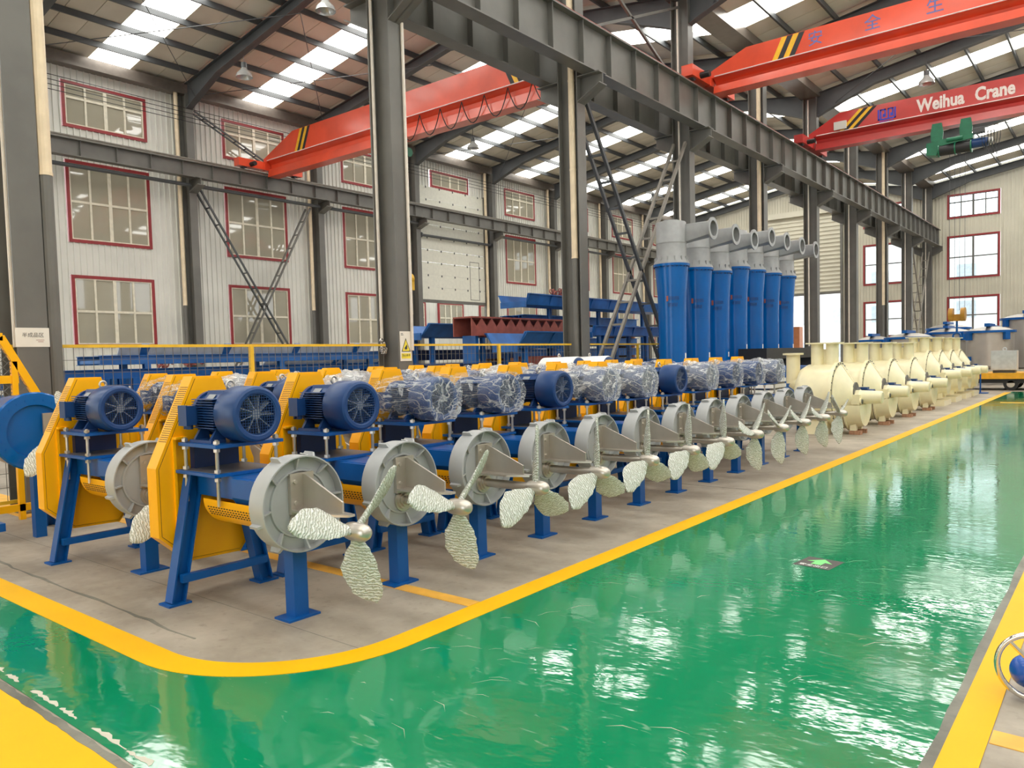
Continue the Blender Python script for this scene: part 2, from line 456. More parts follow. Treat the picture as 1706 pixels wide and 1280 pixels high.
# ------------------------------------------------------------------ building dimensions (metres)
YF = [3.8 + 6.0 * k for k in range(-2, 10)]          # frame lines
Y0, Y1 = YF[0], 58.2
XW, XWC, XC, XR = -28.7, -28.3, -10.6, 7.5
RIDGE_L, RIDGE_R = -19.5, -1.55
ZE, ZR = 12.55, 14.0
def roof_z(x):
    r = RIDGE_L if x < XC else RIDGE_R
    half = 9.2
    return ZR - (ZR - ZE) * min(abs(x - r), half) / half

# ------------------------------------------------------------------ floor
fl = structe('floor')
MB().box(-36, 9, -9, 58.4, -0.15, 0.0).build('concrete_slab', 'concrete', fl)
def flat(name, poly, z, m, parent=fl, t=0.004):
    return MB().prism(poly, z - t, z, 'xy').build(name, m, parent)
def arc(cx, cy, r, a0, a1, n=24):
    return [(cx + r * math.cos(a0 + (a1 - a0) * i / n), cy + r * math.sin(a0 + (a1 - a0) * i / n)) for i in range(n + 1)]
LX, LY, LR = -3.34, 2.04, 1.1                          # outer edge of the yellow line round the concrete pad
corner = arc(LX - LR, LY + LR, LR, -PI / 2, 0)
inner = arc(LX - LR, LY + LR, LR - 0.19, -PI / 2, 0)
# green aisle: strip in front of the pad, round the corner, and down the hall
green = [(-14, 1.47), (-0.6, 1.47), (-0.6, 33.5), (LX, 33.5)] + corner[::-1] + [(-14, LY)]
flat('green_coating', green, 0.003, 'green_floor')
flat('green_coating', [(-3.3, -9), (-0.6, -9), (-0.6, 1.47), (-3.3, 1.47)], 0.003, 'green_floor')
flat('green_coating', [(-0.6, 26.0), (3.5, 26.0), (3.5, 33.5), (-0.6, 33.5)], 0.003, 'green_floor')
line = [(-14, LY)] + corner + [(LX, 33.0), (LX - 0.19, 33.0)] + inner[::-1] + [(-14, LY + 0.19)]
flat('yellow_line', line, 0.006, 'line_yellow')
flat('yellow_line', [(-0.6, -9), (-0.455, -9), (-0.455, 26), (-0.6, 26)], 0.006, 'line_yellow')
flat('yellow_line', [(-3.0, 26.9), (3.5, 26.9), (3.5, 27.15), (-3.0, 27.15)], 0.006, 'line_yellow')
flat('yellow_zone', [(-14, -1.5), (-3.3, -1.5), (-3.3, 1.42), (-14, 1.42)], 0.006, 'line_yellow')
flat('orange_tape', [(-9.2, 3.87), (-3.54, 3.87), (-3.54, 3.99), (-9.2, 3.99)], 0.004, 'tape')
flat('orange_tape', [(-0.45, 3.76), (0.9, 3.72), (0.9, 3.86), (-0.45, 3.9)], 0.004, 'tape')
flat('orange_tape', [(-14, 3.35), (-10.0, 3.35), (-10.0, 3.85), (-14, 3.85)], 0.004, 'tape')
# worn groove between green strip and yellow zone, ragged edges
rnd = random.Random(3)
g1 = [(-14 + 0.06 * i, 1.462 + rnd.uniform(-0.008, 0.008)) for i in range(180)]
for a in range(30):
    x = -13.9 + 0.36 * a; L_ = rnd.uniform(0.15, 0.36); n_ = 9
    lo = [(x + L_ * i / n_, 1.505 + rnd.uniform(-0.006, 0.006)) for i in range(n_ + 1)]
    hi = [(x + L_ * i / n_, 1.512 + rnd.uniform(0.0, 0.028) * (0.2 if i in (0, n_) else 1)) for i in range(n_ + 1)]
    flat('worn_patch', lo + hi[::-1], 0.0045, 'clad_grey')
g0 = [(-14 + 0.06 * i, 1.415 + rnd.uniform(-0.004, 0.004)) for i in range(180)]
flat('worn_groove', g0 + [(x, y - 0.006) for x, y in g1][::-1], 0.0075, 'concrete_worn')
# worn joint along the pad edge by the rounded corner and a saw cut
e1 = [(-11 + 0.15 * i, 2.42 + rnd.uniform(-0.012, 0.012)) for i in range(44)]
flat('slab_joint', e1 + [(x, y + 0.02 + 0.01 * math.sin(7 * x)) for x, y in e1][::-1], 0.0022, 'concrete_worn', t=0.003)
w1 = [(-0.645 + rnd.uniform(-0.012, 0.008), -2 + 0.25 * i) for i in range(110)]
flat('worn_patch', [(-0.6, -2), (-0.6, 25.25)] + w1[::-1], 0.0045, 'concrete_worn')
flat('slab_joint', [(-11, 2.92), (-3.55, 2.92), (-3.55, 2.925), (-11, 2.925)], 0.0008, 'concrete_worn', t=0.003)
for yy in (9.2, 15.4, 21.6):
    flat('slab_joint', [(-10.2, yy), (-3.55, yy), (-3.55, yy + 0.01), (-10.2, yy + 0.01)], 0.0018, 'sign_dark', t=0.003)
rnd = random.Random(11)
for i in range(90):                                    # pale scratches left on the coating
    x = rnd.uniform(-3.2, -0.8); y = rnd.uniform(1.6, 9.0); a = rnd.uniform(-0.5, 1.2); l = rnd.uniform(0.03, 0.22); w = rnd.uniform(0.0015, 0.005)
    if x > -1 and y > 6: continue
    dx, dy = math.cos(a) * l / 2, math.sin(a) * l / 2; bx, by = -math.sin(a) * l * 0.15, math.cos(a) * l * 0.15
    pts = [(x - dx, y - dy), (x + bx, y + by), (x + dx, y + dy)]
    q = [(x - dx, y - dy), (x + bx - math.sin(a) * w, y + by + math.cos(a) * w), (x + dx, y + dy), (x + bx, y + by)]
    if i == 0: SCR = MB()
    SCR.prism(q, 0.0025, 0.0035, 'xy')
tag(SCR.build('scratches', 'clad_grey', fl), kind='stuff')

# ------------------------------------------------------------------ roof (ceiling)
roof = structe('ceiling')
slopes = [('a', XW, RIDGE_L), ('b', XC, RIDGE_L), ('c', XC, RIDGE_R), ('d', XR, RIDGE_R)]
LAY = [(0.0, 0.85, 0), (0.85, 0.85, 0), (1.70, 0.9, 0), (2.60, 1.42, 1), (4.02, 0.99, 0), (5.01, 0.99, 0)]
smesh = {}
for sn, xe, xr in slopes:
    for off, w, sky in LAY:
        key = (sn, w, sky)
        if key not in smesh:
            za, zb = roof_z(xe + (0.01 if xe == XC and sn == 'c' else -0.01 if sn == 'b' else 0)), ZR
            t = 0.035
            poly = [(xe, za), (xr, zb), (xr, zb + t), (xe, za + t)]
            g = 0.012
            smesh[key] = MB().prism(poly, g, w - g, 'xz').mesh('skylight_sheet' if sky else 'roof_sheet', 'skylight' if sky else 'roof')
        for y in YF[:-1]:
            link('skylight_sheet' if sky else 'roof_sheet', smesh[key], roof, (0, y + off, 0))
    # backing ribs over the joints keep the daylight out between the sheets
    za, zb = roof_z(xe + (0.01 if sn == 'c' else -0.01 if sn == 'b' else 0)), ZR
    rb = MB()
    for y in YF[:-1]:
        for off, w, sky in LAY:
            rb.prism([(xe, za + 0.035), (xr, zb + 0.035), (xr, zb + 0.06), (xe, za + 0.06)], y + off - 0.05, y + off + 0.05, 'xz')
    rb.build('joint_cap', 'roof', roof)
    n = 7
    pm = MB().box(-0.035, 0.035, Y0, Y1, -0.2, -0.008).mesh('purlin', 'steel_dark')
    for i in range(1, n):
        x = xe + (xr - xe) * (i / (n - 0.35))
        link('purlin', pm, roof, (x, 0, roof_z(x)))
MB().box(RIDGE_L - 0.25, RIDGE_L + 0.25, Y0, Y1, ZR + 0.03, ZR + 0.09).build('ridge_cap', 'roof', roof)
MB().box(RIDGE_R - 0.25, RIDGE_R + 0.25, Y0, Y1, ZR + 0.03, ZR + 0.09).build('ridge_cap', 'roof', roof)
# end closure over the end wall
def rafter_poly(xa, xr, xb):
    """portal rafter, haunched at both feet"""
    top = [(xa, roof_z(xa + 0.02) - 0.2), (xr, ZR - 0.2), (xb, roof_z(xb - 0.02) - 0.2)]
    low = [(xb, roof_z(xb - 0.02) - 1.15), (xb - 0.35, roof_z(xb - 0.02) - 1.0), (xb - 2.2, roof_z(xb - 2.2) - 0.66), (xr + 0.6, ZR - 0.66), (xr, ZR - 0.74), (xr - 0.6, ZR - 0.66),
           (xa + 2.2, roof_z(xa + 2.2) - 0.66), (xa + 0.35, roof_z(xa + 0.02) - 1.0), (xa, roof_z(xa + 0.02) - 1.15)]
    return top + low
def rafter_mesh(xa, xr, xb):
    mb = MB().prism(rafter_poly(xa, xr, xb), -0.012, 0.012, 'xz')
    p = rafter_poly(xa, xr, xb)
    n = len(p)
    for i in range(n):                                   # flange strips round the web
        a, b = p[i], p[(i + 1) % n]
        if abs(a[0] - b[0]) < 1e-6: continue
        mb.prism([a, b, (b[0], b[1] + (0.02 if i >= 2 else -0.02)), (a[0], a[1] + (0.02 if i >= 2 else -0.02))], -0.13, 0.13, 'xz')
    return mb.mesh('rafter', 'steel_dark')
rm1 = rafter_mesh(XWC + 0.2, RIDGE_L, XC - 0.28)
rm2 = rafter_mesh(XC + 0.28, RIDGE_R, XR - 0.2)
for y in YF:
    link('rafter', rm1, roof, (0, y, 0)); link('rafter', rm2, roof, (0, y, 0))
gut = MB()
gut.box(-10.98, -10.22, Y0, Y1, 12.28, 12.3).box(-10.98, -10.96, Y0, Y1, 12.3, 12.62).box(-10.24, -10.22, Y0, Y1, 12.3, 12.62)
gut.build('valley_gutter', 'gutter', roof)
MB().box(XW, XW + 0.42, Y0, Y1, 12.12, 12.5).build('eave_gutter', 'gutter', roof)
# slim tie rods under the roof
tr = MB()
for k in (2, 3, 4, 6):
    a = YF[k]
    tr.cyl((-27.6, a, 11.9), (-21.0, a + 6, 13.0), 0.014, n=6); tr.cyl((-27.6, a + 6, 11.9), (-21.0, a, 13.0), 0.014, n=6)
    tr.cyl((-9.6, a, 11.9), (-3.0, a + 6, 13.0), 0.014, n=6); tr.cyl((-9.6, a + 6, 11.9), (-3.0, a, 13.0), 0.014, n=6)
tr.build('tie_rods', 'steel_dark', roof)

# ------------------------------------------------------------------ windows (local x along wall, -y into the room)
WN = [0]; PANE = {}
def box_mesh(name, m, *a):
    k = (name, m) + tuple(round(q, 3) for q in a)
    if k not in PANE: PANE[k] = MB().box(*a).mesh(name, m)
    return PANE[k]
def window(loc, rz, w, h, cols, rows, pane='pane', sash='mullion', fw=0.11):
    WN[0] += 1
    o = structe('window_%d' % WN[0]); o.location = loc; o.rotation_euler = (0, 0, rz)
    f = MB()
    f.box(0, fw, -0.05, 0.05, 0, h).box(w - fw, w, -0.05, 0.05, 0, h).box(fw, w - fw, -0.05, 0.05, 0, fw).box(fw, w - fw, -0.05, 0.05, h - fw, h)
    f.build('window_frame', 'red_frame', o)
    iw, ih = w - 2 * fw, h - 2 * fw
    xs = [fw + iw * c for c in cols]; zs = [fw + ih * r for r in rows]
    s = MB()
    for i, x in enumerate(xs):
        t = 0.045 if i in (0, len(xs) - 1) else (0.06 if abs(x - w / 2) < 0.03 else 0.035)
        s.box(max(fw, x - t), min(w - fw, x + t), -0.035, 0.03, fw, h - fw)
    for i, z in enumerate(zs):
        t = 0.04
        s.box(fw, w - fw, -0.03, 0.025, max(fw, z - t), min(h - fw, z + t))
    s.build('mullions', sash, o)
    for i in range(len(xs) - 1):
        for j in range(len(zs) - 1):
            me = box_mesh('pane', pane, 0.02, xs[i + 1] - xs[i] - 0.02, -0.004, 0.004, 0.02, zs[j + 1] - zs[j] - 0.02)
            p = link('pane', me, o, (xs[i], 0.006, zs[j]))
            if pane == 'pane': p.rotation_euler = (random.uniform(-0.006, 0.006), 0, random.uniform(-0.008, 0.008))
    return o
C4 = (0, 0.25, 0.5, 0.75, 1); C2 = (0, 0.5, 1)
R_TOP = (0, 0.68, 1); R_MID = (0, 0.5, 1)
ROWS = [(2.5, 5.02, R_MID), (6.15, 8.98, R_MID), (10.1, 11.68, R_TOP)]

# ------------------------------------------------------------------ ribbed cladding
def ribbed(name, parent, m, u0, u1, z0, ztop, holes, pitch=0.21, depth=0.04):
    """standing-seam sheet in local x/z, ribs standing out towards -y"""
    mb = MB(); u = u0
    while u < u1 - 1e-4:
        v = min(u + pitch, u1)
        segs = [(z0, min(ztop(u), ztop(v)))]
        for (a, b, c, d) in holes:
            if v > a + 0.01 and u < b - 0.01:
                ns = []
                for (p, q) in segs:
                    if c > p: ns.append((p, min(q, c)))
                    if d < q: ns.append((max(p, d), q))
                segs = [(p, q) for p, q in ns if q - p > 0.01]
        w = v - u
        pr = [(u, 0), (u + w * 0.70, 0), (u + w * 0.76, -depth), (u + w * 0.94, -depth), (v, 0)]
        for (p, q) in segs:
            vs = [(a, b, p) for a, b in pr] + [(a, b, q) for a, b in pr]
            mb.add(vs, [(i, i + 1, 6 + i, 5 + i) for i in range(4)])
        u = v
    return mb.build(name, m, parent)

wl = structe('wall_left'); wl.location = (XW, 0, 0); wl.rotation_euler = (0, 0, PI / 2)   # local x = +Y, -y = +X
door_bay = (YF[6], YF[7])                              # sectional door
for i in range(len(YF) - 1):
    a, b = YF[i], YF[i + 1]
    holes = [(a + 1.7, a + 4.62, r[0], r[1]) for r in ROWS]
    if i == 6: holes = [(28.4, 33.4, 0, 10.75), (29.4, 32.35, 10.8, 11.68)]
    ribbed('cladding', wl, 'clad', a, b, 0, lambda u: 12.55, holes)
    if i >= 2:
        if i == 6:
            window((XW, 29.4, 10.8), PI / 2, 2.95, 0.88, C4, (0, 1), 'pane')
        else:
            for (z0, z1, rr) in ROWS:
                window((XW, a + 1.7, z0), PI / 2, 2.92, z1 - z0, C4, rr, 'pane')

# sectional overhead door, partly raised
d1 = structe('door_1'); d1.location = (XW + 0.12, 28.4, 0); d1.rotation_euler = (0, 0, PI / 2)
pm = MB().box(0, 5.0, -0.03, 0.03, 0.008, 0.642).mesh('door_panel', 'door_panel')
hm = MB()
for q in range(5): hm.box(0.45 + q * 1.02, 0.52 + q * 1.02, -0.045, -0.03, 0.56, 0.66)
hm = hm.mesh('hinges', 'steel_dark')
for i in range(9):
    link('door_panel', pm, d1, (0, 0, 4.9 + 0.65 * i)); link('hinges', hm, d1, (0, 0, 4.9 + 0.65 * i))
MB().box(0, 5.0, -0.04, 0.03, 4.74, 4.9).build('bottom_seal', 'steel', d1)
MB().box(3.75, 3.78, -0.04, -0.03, 5.0, 7.1).box(4.5, 4.53, -0.04, -0.03, 5.0, 7.1).box(3.75, 4.53, -0.04, -0.03, 7.08, 7.11).box(3.75, 4.53, -0.04, -0.03, 5.0, 5.03).build('wicket_outline', 'steel', d1)
MB().cyl((-0.2, -0.25, 8.15), (5.5, -0.25, 8.15), 0.07, n=12).cyl((-0.25, -0.25, 8.15), (-0.15, -0.25, 8.15), 0.14, n=12).cyl((5.3, -0.25, 8.15), (5.45, -0.25, 8.15), 0.13, n=12).build('torsion_shaft', 'steel_dark', d1, 40)
MB().box(-0.09, 0.0, -0.08, 0.05, 0, 10.8).box(5.0, 5.09, -0.08, 0.05, 0, 10.8).build('door_track', 'steel', d1)
# wall of the neighbouring shed seen under the raised door
wo = structe('wall_outer'); wo.location = (-33.5, 22.0, 0); wo.rotation_euler = (0, 0, PI / 2)
ribbed('cladding', wo, 'clad', 0, 26, 0, lambda u: 7.0, [], pitch=0.4)
for yy in (27.3, 31.2, 34.6, 38.5):
    window((-33.44, yy, 3.4), PI / 2, 2.3, 1.9, C4, R_MID, 'pane')

# end wall of both halls
we = structe('wall_end'); we.location = (0, Y1, 0)
SH = (-22.6, -16.2)                                    # tall shutter door opening
EW = [(-14.7, -11.72), (-9.5, -6.52), (-3.4, -0.42), (2.6, 5.58)]
holes = [(SH[0], SH[1], 0, 11.6)]
for a, b in EW:
    for r in ROWS: holes.append((a, b, r[0], r[1]))
ribbed('cladding', we, 'clad_grey', XW, XR, 0, lambda u: roof_z(u) + 0.05, holes, pitch=0.2)
for a, b in EW:
    for (z0, z1, rr) in ROWS:
        window((a, Y1, z0), 0, b - a, z1 - z0, C4 if z0 > 10 else C2, rr, 'glass', 'steel')
d2 = structe('door_2'); d2.location = (SH[0], Y1 - 0.1, 0)
sl = MB(); z = 5.9
while z < 11.6:
    w = SH[1] - SH[0]
    sl.prism([(-0.02, z), (-0.07, z + 0.05), (-0.07, z + 0.12), (-0.02, z + 0.17), (-0.02, z + 0.29), (0.0, z + 0.29), (0.0, z)], 0, w, 'yz'); z += 0.29
o = sl.build('shutter_slats', 'clad_grey', d2); tag(o, 'beige roller shutter slats drawn half down')
MB().box(-0.15, 0, -0.12, 0.1, 0, 11.7).build('door_track', 'steel', d2); MB().box(SH[1] - SH[0], SH[1] - SH[0] + 0.15, -0.12, 0.1, 0, 11.7).build('door_track', 'steel', d2)
MB().box(-0.15, SH[1] - SH[0] + 0.15, -0.3, 0.1, 11.55, 11.95).build('shutter_box', 'clad_grey', d2)
MB().box(0, SH[1] - SH[0], -0.09, 0.02, 5.75, 5.9).build('bottom_bar', 'steel', d2)

# walls outside the picture: right-hand and near, openings added and sized for the daylight
wr = structe('wall_right'); wr.location = (XR, 0, 0); wr.rotation_euler = (0, 0, -PI / 2)   # local x = -Y
holes = []
for i in range(len(YF) - 1):
    a, b = -YF[i + 1], -YF[i]
    for (z0, z1, rr) in ROWS[1:]: holes.append((a + 1.5, b - 1.5, z0, z1))
ribbed('cladding', wr, 'clad', -Y1, -Y0, 0, lambda u: 12.55, holes, pitch=0.3)
wn = structe('wall_near'); wn.location = (0, Y0, 0); wn.rotation_euler = (0, 0, PI)          # local x = -X
ribbed('cladding', wn, 'clad_grey', -XR, -XW, 0, lambda u: roof_z(-u) + 0.05, [(-1.0, 5.0, 0, 6.0), (16, 22, 0, 6.0)], pitch=0.3)

# ------------------------------------------------------------------ steel columns
def h_column_mesh(depth, width, z1, tf=0.025, tw=0.02):
    mb = MB()
    mb.box(-depth / 2, -depth / 2 + tf, -width / 2, width / 2, 0, z1).box(depth / 2 - tf, depth / 2, -width / 2, width / 2, 0, z1)
    mb.box(-depth / 2 + tf, depth / 2 - tf, -tw / 2, tw / 2, 0, z1)
    mb.box(-depth / 2 - 0.08, depth / 2 + 0.08, -width / 2 - 0.08, width / 2 + 0.08, 0, 0.03)
    return mb.mesh('shaft', 'steel')
cm = h_column_mesh(0.56, 0.34, 12.3)
wm = h_column_mesh(0.5, 0.3, 12.1)
def corbel(s, d, zt, zb, r):
    mb = MB()
    mb.prism([(s * d / 2, zt), (s * (d / 2 + r), zt), (s * (d / 2 + r), zt - 0.28), (s * d / 2, zb)], -0.012, 0.012, 'xz')
    mb.prism([(s * d / 2, zt), (s * (d / 2 + r), zt), (s * (d / 2 + r), zt - 0.025), (s * d / 2, zt - 0.025)], -0.17, 0.17, 'xz')
    mb.prism([(s * d / 2, zb), (s * (d / 2 + r), zt - 0.28), (s * (d / 2 + r), zt - 0.255), (s * d / 2, zb + 0.025)], -0.17, 0.17, 'xz')
    return mb
cr_m = corbel(1, 0.56, 8.35, 7.75, 0.62).mesh('corbel', 'steel'); cl_m = corbel(-1, 0.56, 8.35, 7.75, 0.62).mesh('corbel', 'steel')
wr_m = corbel(1, 0.5, 8.85, 8.35, 0.62).mesh('corbel', 'steel')
ordn = ['first', 'second', 'third', 'fourth', 'fifth', 'sixth', 'seventh', 'eighth', 'ninth', 'tenth', 'eleventh', 'twelfth', 'thirteenth']
pipe_long = MB().cyl((0, 0, 4.1), (0, 0, 12.3), 0.078, n=14).mesh('downpipe', 'pipe')
pipe_low = MB().cyl((0, 0, 0.1), (0, 0, 4.1), 0.078, n=14).mesh('downpipe', 'steel')
collar = MB().cyl((0, 0, -0.02), (0, 0, 0.02), 0.084, n=14).mesh('pipe_collar', 'pipe')
thin_pipe = MB().cyl((0, 0, 1.9), (0, 0, 12.2), 0.03, n=10).mesh('conduit', 'white_pipe')
CENTRE = []
desc = {0: 'grey steel H column with a white paper notice and a cream downpipe', 1: 'grey steel H column with a yellow warning-triangle sign',
        2: 'grey steel H column with cream downpipe at the left foot of the lattice cross brace',
        3: 'grey steel H column at the far foot of the lattice cross brace, behind the blue vessels'}
for k in range(10):
    y = YF[k + 2] - (0.13 if k == 0 else 0)
    t = thing('steel_column', desc.get(k, 'grey steel H column under the crane girders, %s from the paper-notice column' % ordn[k]), 'column', (XC, y, 0), 0, 'centre row of columns between the halls')
    link('shaft', cm, t); link('corbel', cr_m, t); link('corbel', cl_m, t)
    if k in (0, 2, 4, 7):
        px, py = (0.24, 0.255) if k == 0 else (0.09, -0.125)
        link('downpipe', pipe_long, t, (px, py, 0)); link('downpipe', pipe_low, t, (px, py, 0))
        for zz in (4.1, 6.2, 8.3, 10.4): link('pipe_collar', collar, t, (px, py, zz))
        if k == 0: link('conduit', thin_pipe, t, (0.1, -0.13, 0.1))
    else:
        link('conduit', thin_pipe, t, (-0.22 if k == 1 else -0.08, -0.12, 0))
        if k == 1: link('conduit', thin_pipe, t, (0.31, 0.14, 0))
    CENTRE.append(t)
for k in range(0, 11):
    y = YF[k + 1]
    t = thing('wall_column', 'grey steel column standing against the ivory ribbed wall', 'column', (XWC, y, 0), 0, 'columns along the ribbed wall')
    link('shaft', wm, t); link('corbel', wr_m, t)
    link('downpipe', pipe_long, t, (-0.1, -0.34, 0)); link('downpipe', pipe_low, t, (-0.1, -0.34, 0))
    for zz in (4.1, 6.2, 8.3, 10.4): link('pipe_collar', collar, t, (-0.1, -0.34, zz))

# ------------------------------------------------------------------ crane runway girders
def runway(name, label, x, z0, z1, s, ya, w=0.36, rail='rust'):
    t = thing(name, label, 'girder', (x, 0, 0), 0, 'crane runway girders')
    g = MB().box(-w / 2, w / 2, 0, 6, z0, z0 + 0.03).box(-w / 2, w / 2, 0, 6, z1 - 0.03, z1).box(-0.012, 0.012, 0, 6, z0 + 0.03, z1 - 0.03).mesh('girder_span', 'steel')
    st = MB().box(0.012, w / 2 - 0.03, -0.008, 0.008, z0 + 0.03, z1 - 0.03).box(-w / 2 + 0.03, -0.012, -0.008, 0.008, z0 + 0.03, z1 - 0.03).mesh('stiffener', 'steel')
    for k in range(len(YF) - 1):
        if YF[k + 1] < ya: continue
        link('girder_span', g, t, (0, YF[k], 0))
        for q in range(5): link('stiffener', st, t, (0, YF[k] + 0.6 + 1.2 * q, 0))
    MB().box(-0.04, 0.04, Y0, 58.0, z1, z1 + 0.02).box(-0.012, 0.012, Y0, 58.0, z1 + 0.02, z1 + 0.09).box(-0.035, 0.035, Y0, 58.0, z1 + 0.09, z1 + 0.13).build('rail', rail, t)
    return t
runway('runway_girder', 'grey crane girder with red rail carrying the two lettered cranes', -9.97, 8.35, 9.42, 1, -3)
runway('runway_girder', 'grey crane girder on the far side of the centre columns', -11.23, 8.35, 9.42, 1, -3)
runway('runway_girder', 'grey crane girder running along the ribbed window wall', -27.72, 8.85, 9.43, 1, -3, 0.32, 'brace')
MB_ = MB()
# pipe line hung below the wall girder
t = thing('service_pipe', 'dark pipe hung below the wall crane girder', 'pipe', (-27.9, 0, 0))
for k in range(2, 11):
    if k == 6: continue
    MB().cyl((0, YF[k] + 0.2, 8.6), (0, YF[k + 1] - 0.2, 8.6), 0.07, n=10).build('pipe_length', 'steel_dark', t, 40)
# bare conductor wires on the wall columns
for i in range(4):
    o = MB().tube([(0, YF[2], 0), (0, YF[4], -0.04), (0, YF[6], 0), (0, YF[11], 0)], 0.012, 6).build('conductor_wire', 'black')
    o.location = (-27.75, 0, 11.45 - 0.16 * i)
    tag(o, '%s black conductor wire strung along the top of the ribbed wall' % ('topmost', 'second highest', 'third highest', 'lowest')[i], 'wire', 'conductor wires on the wall')

# ------------------------------------------------------------------ lattice braces (ladder-like)
def ladder(label, p0, p1, sep, chord, n, group, m='brace'):
    p0 = Vector(p0); p1 = Vector(p1)
    t = thing('lattice_brace', label, 'brace', p0, 0, group)
    d = p1 - p0
    for s in (-1, 1):
        MB().beam(Vector((s * sep, 0, 0)), d + Vector((s * sep, 0, 0)), chord, chord * 1.1, (1, 0, 0)).build('chord', m, t)
    rm = MB().beam((-sep, 0, 0), (sep, 0, 0), chord * 0.9, chord * 0.7, (0, 1, 0)).mesh('rung', m)
    for i in range(1, n): link('rung', rm, t, d * (i / n))
    return t
ladder('lattice brace leaning from the downpipe column foot up towards the vessels', (XC, 16.05, 0.1), (XC, 21.55, 8.0), 0.19, 0.075, 13, 'centre lattice braces')
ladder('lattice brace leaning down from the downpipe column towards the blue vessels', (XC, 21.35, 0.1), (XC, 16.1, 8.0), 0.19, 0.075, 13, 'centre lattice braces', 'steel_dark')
ladder('lattice brace rising against the far end columns', (XC, 52.2, 0.1), (XC, 57.4, 8.0), 0.19, 0.075, 14, 'centre lattice braces')
ladder('lattice brace falling against the far end columns', (XC, 57.4, 0.1), (XC, 52.2, 8.0), 0.19, 0.075, 14, 'centre lattice braces')
ladder('lattice brace in front of the wall windows, rising away from the fence corner', (-28.2, 16.55, 0.02), (-28.2, 21.2, 8.5), 0.17, 0.06, 14, 'wall lattice braces', 'steel')
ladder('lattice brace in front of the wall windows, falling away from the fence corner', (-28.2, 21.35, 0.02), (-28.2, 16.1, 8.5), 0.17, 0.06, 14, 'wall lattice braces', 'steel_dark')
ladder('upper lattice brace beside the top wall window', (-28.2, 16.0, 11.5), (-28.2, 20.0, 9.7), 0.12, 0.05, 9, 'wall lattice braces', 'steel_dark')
for k, (ya, yb) in enumerate(((16.0, 21.6), (21.6, 16.0))):
    o = MB().beam((0, 0, 0), (0, yb - ya, 2.4), 0.07, 0.07).build('top_brace', 'steel')
    o.location = (XC, ya, 9.6); tag(o, 'grey angle brace above the girder, %s' % ('rising' if k == 0 else 'falling'), 'brace')

# ------------------------------------------------------------------ outdoors beyond the end wall
o = MB().box(-80, 80, 58.6, 110, -0.3, -0.16).build('outdoor_paving', 'ground'); tag(o, kind='structure')
fb = thing('apartment_block', 'pale building facade seen through the end windows and the shutter door', 'building', (0, 78, -0.16))
MB().box(-45, 12, 0, 8, 0, 12.2).build('wall', 'facade', fb)
fw = MB().box(0, 1.5, -0.05, 0.02, 0, 1.5).mesh('window', 'facade_window')
for zz in (1.2, 4.4, 7.6):
    for i in range(16): link('window', fw, fb, (-43.5 + 3.5 * i, 0, zz))
o = thing('brown_cabinet', 'tall brown cabinet standing outside the half-open shutter', 'cabinet', (-20.3, 59.6, -0.16))
MB().box(-0.8, 0.8, -0.4, 0.4, 0.1, 3.7).build('body', 'wood', o); MB().box(-0.78, -0.02, -0.43, -0.4, 0.15, 3.6).build('door', 'wood', o); MB().box(0.02, 0.78, -0.43, -0.4, 0.15, 3.6).build('door', 'wood', o)
MB().box(-0.7, 0.7, -0.3, 0.3, 0, 0.1).build('plinth', 'steel_dark', o)
# ------------------------------------------------------------------ propeller agitators
# local frame: origin under the drum at the front post, +x towards the propeller
PM = {}
def pm_(key, fn):
    if key not in PM: PM[key] = fn()
    return PM[key]

def blade_mesh(seed):
    rn = random.Random(seed)
    nu, nv = 16, 12
    vs = []; fs = []
    for i in range(nu + 1):
        u = i / nu
        r = 0.045 + 0.455 * u
        w = 0.040 + 0.078 * math.sin(PI * min(1, max(0, (u - 0.05) / 0.98)) ** 0.85) if u < 0.97 else 0.03
        if u > 0.85: w *= max(0.35, math.sqrt(max(0.0, 1 - ((u - 0.85) / 0.16) ** 2)))
        th = 0.020 * (1 - 0.55 * u) + 0.004
        p = math.radians(58 - 30 * u)
        skew = 0.035 * math.sin(PI * u) - 0.03 * u * u
        for j in range(nv):
            t = 2 * PI * j / nv
            a = w * math.cos(t) + skew; b = th * math.sin(t)
            k = 1 + rn.uniform(-0.07, 0.07)
            y = (a * math.cos(p) - b * math.sin(p)) * k
            x = (a * math.sin(p) + b * math.cos(p)) * k
            vs.append((-x * 0.9, y, r + rn.uniform(-0.006, 0.006)))
    for i in range(nu):
        for j in range(nv):
            fs.append((i * nv + j, i * nv + (j + 1) % nv, (i + 1) * nv + (j + 1) % nv, (i + 1) * nv + j))
    fs.append(tuple(range(nv))[::-1]); fs.append(tuple(range(nu * nv, nu * nv + nv)))
    return MB().add(vs, fs).mesh('blade', 'blade_film', 50)

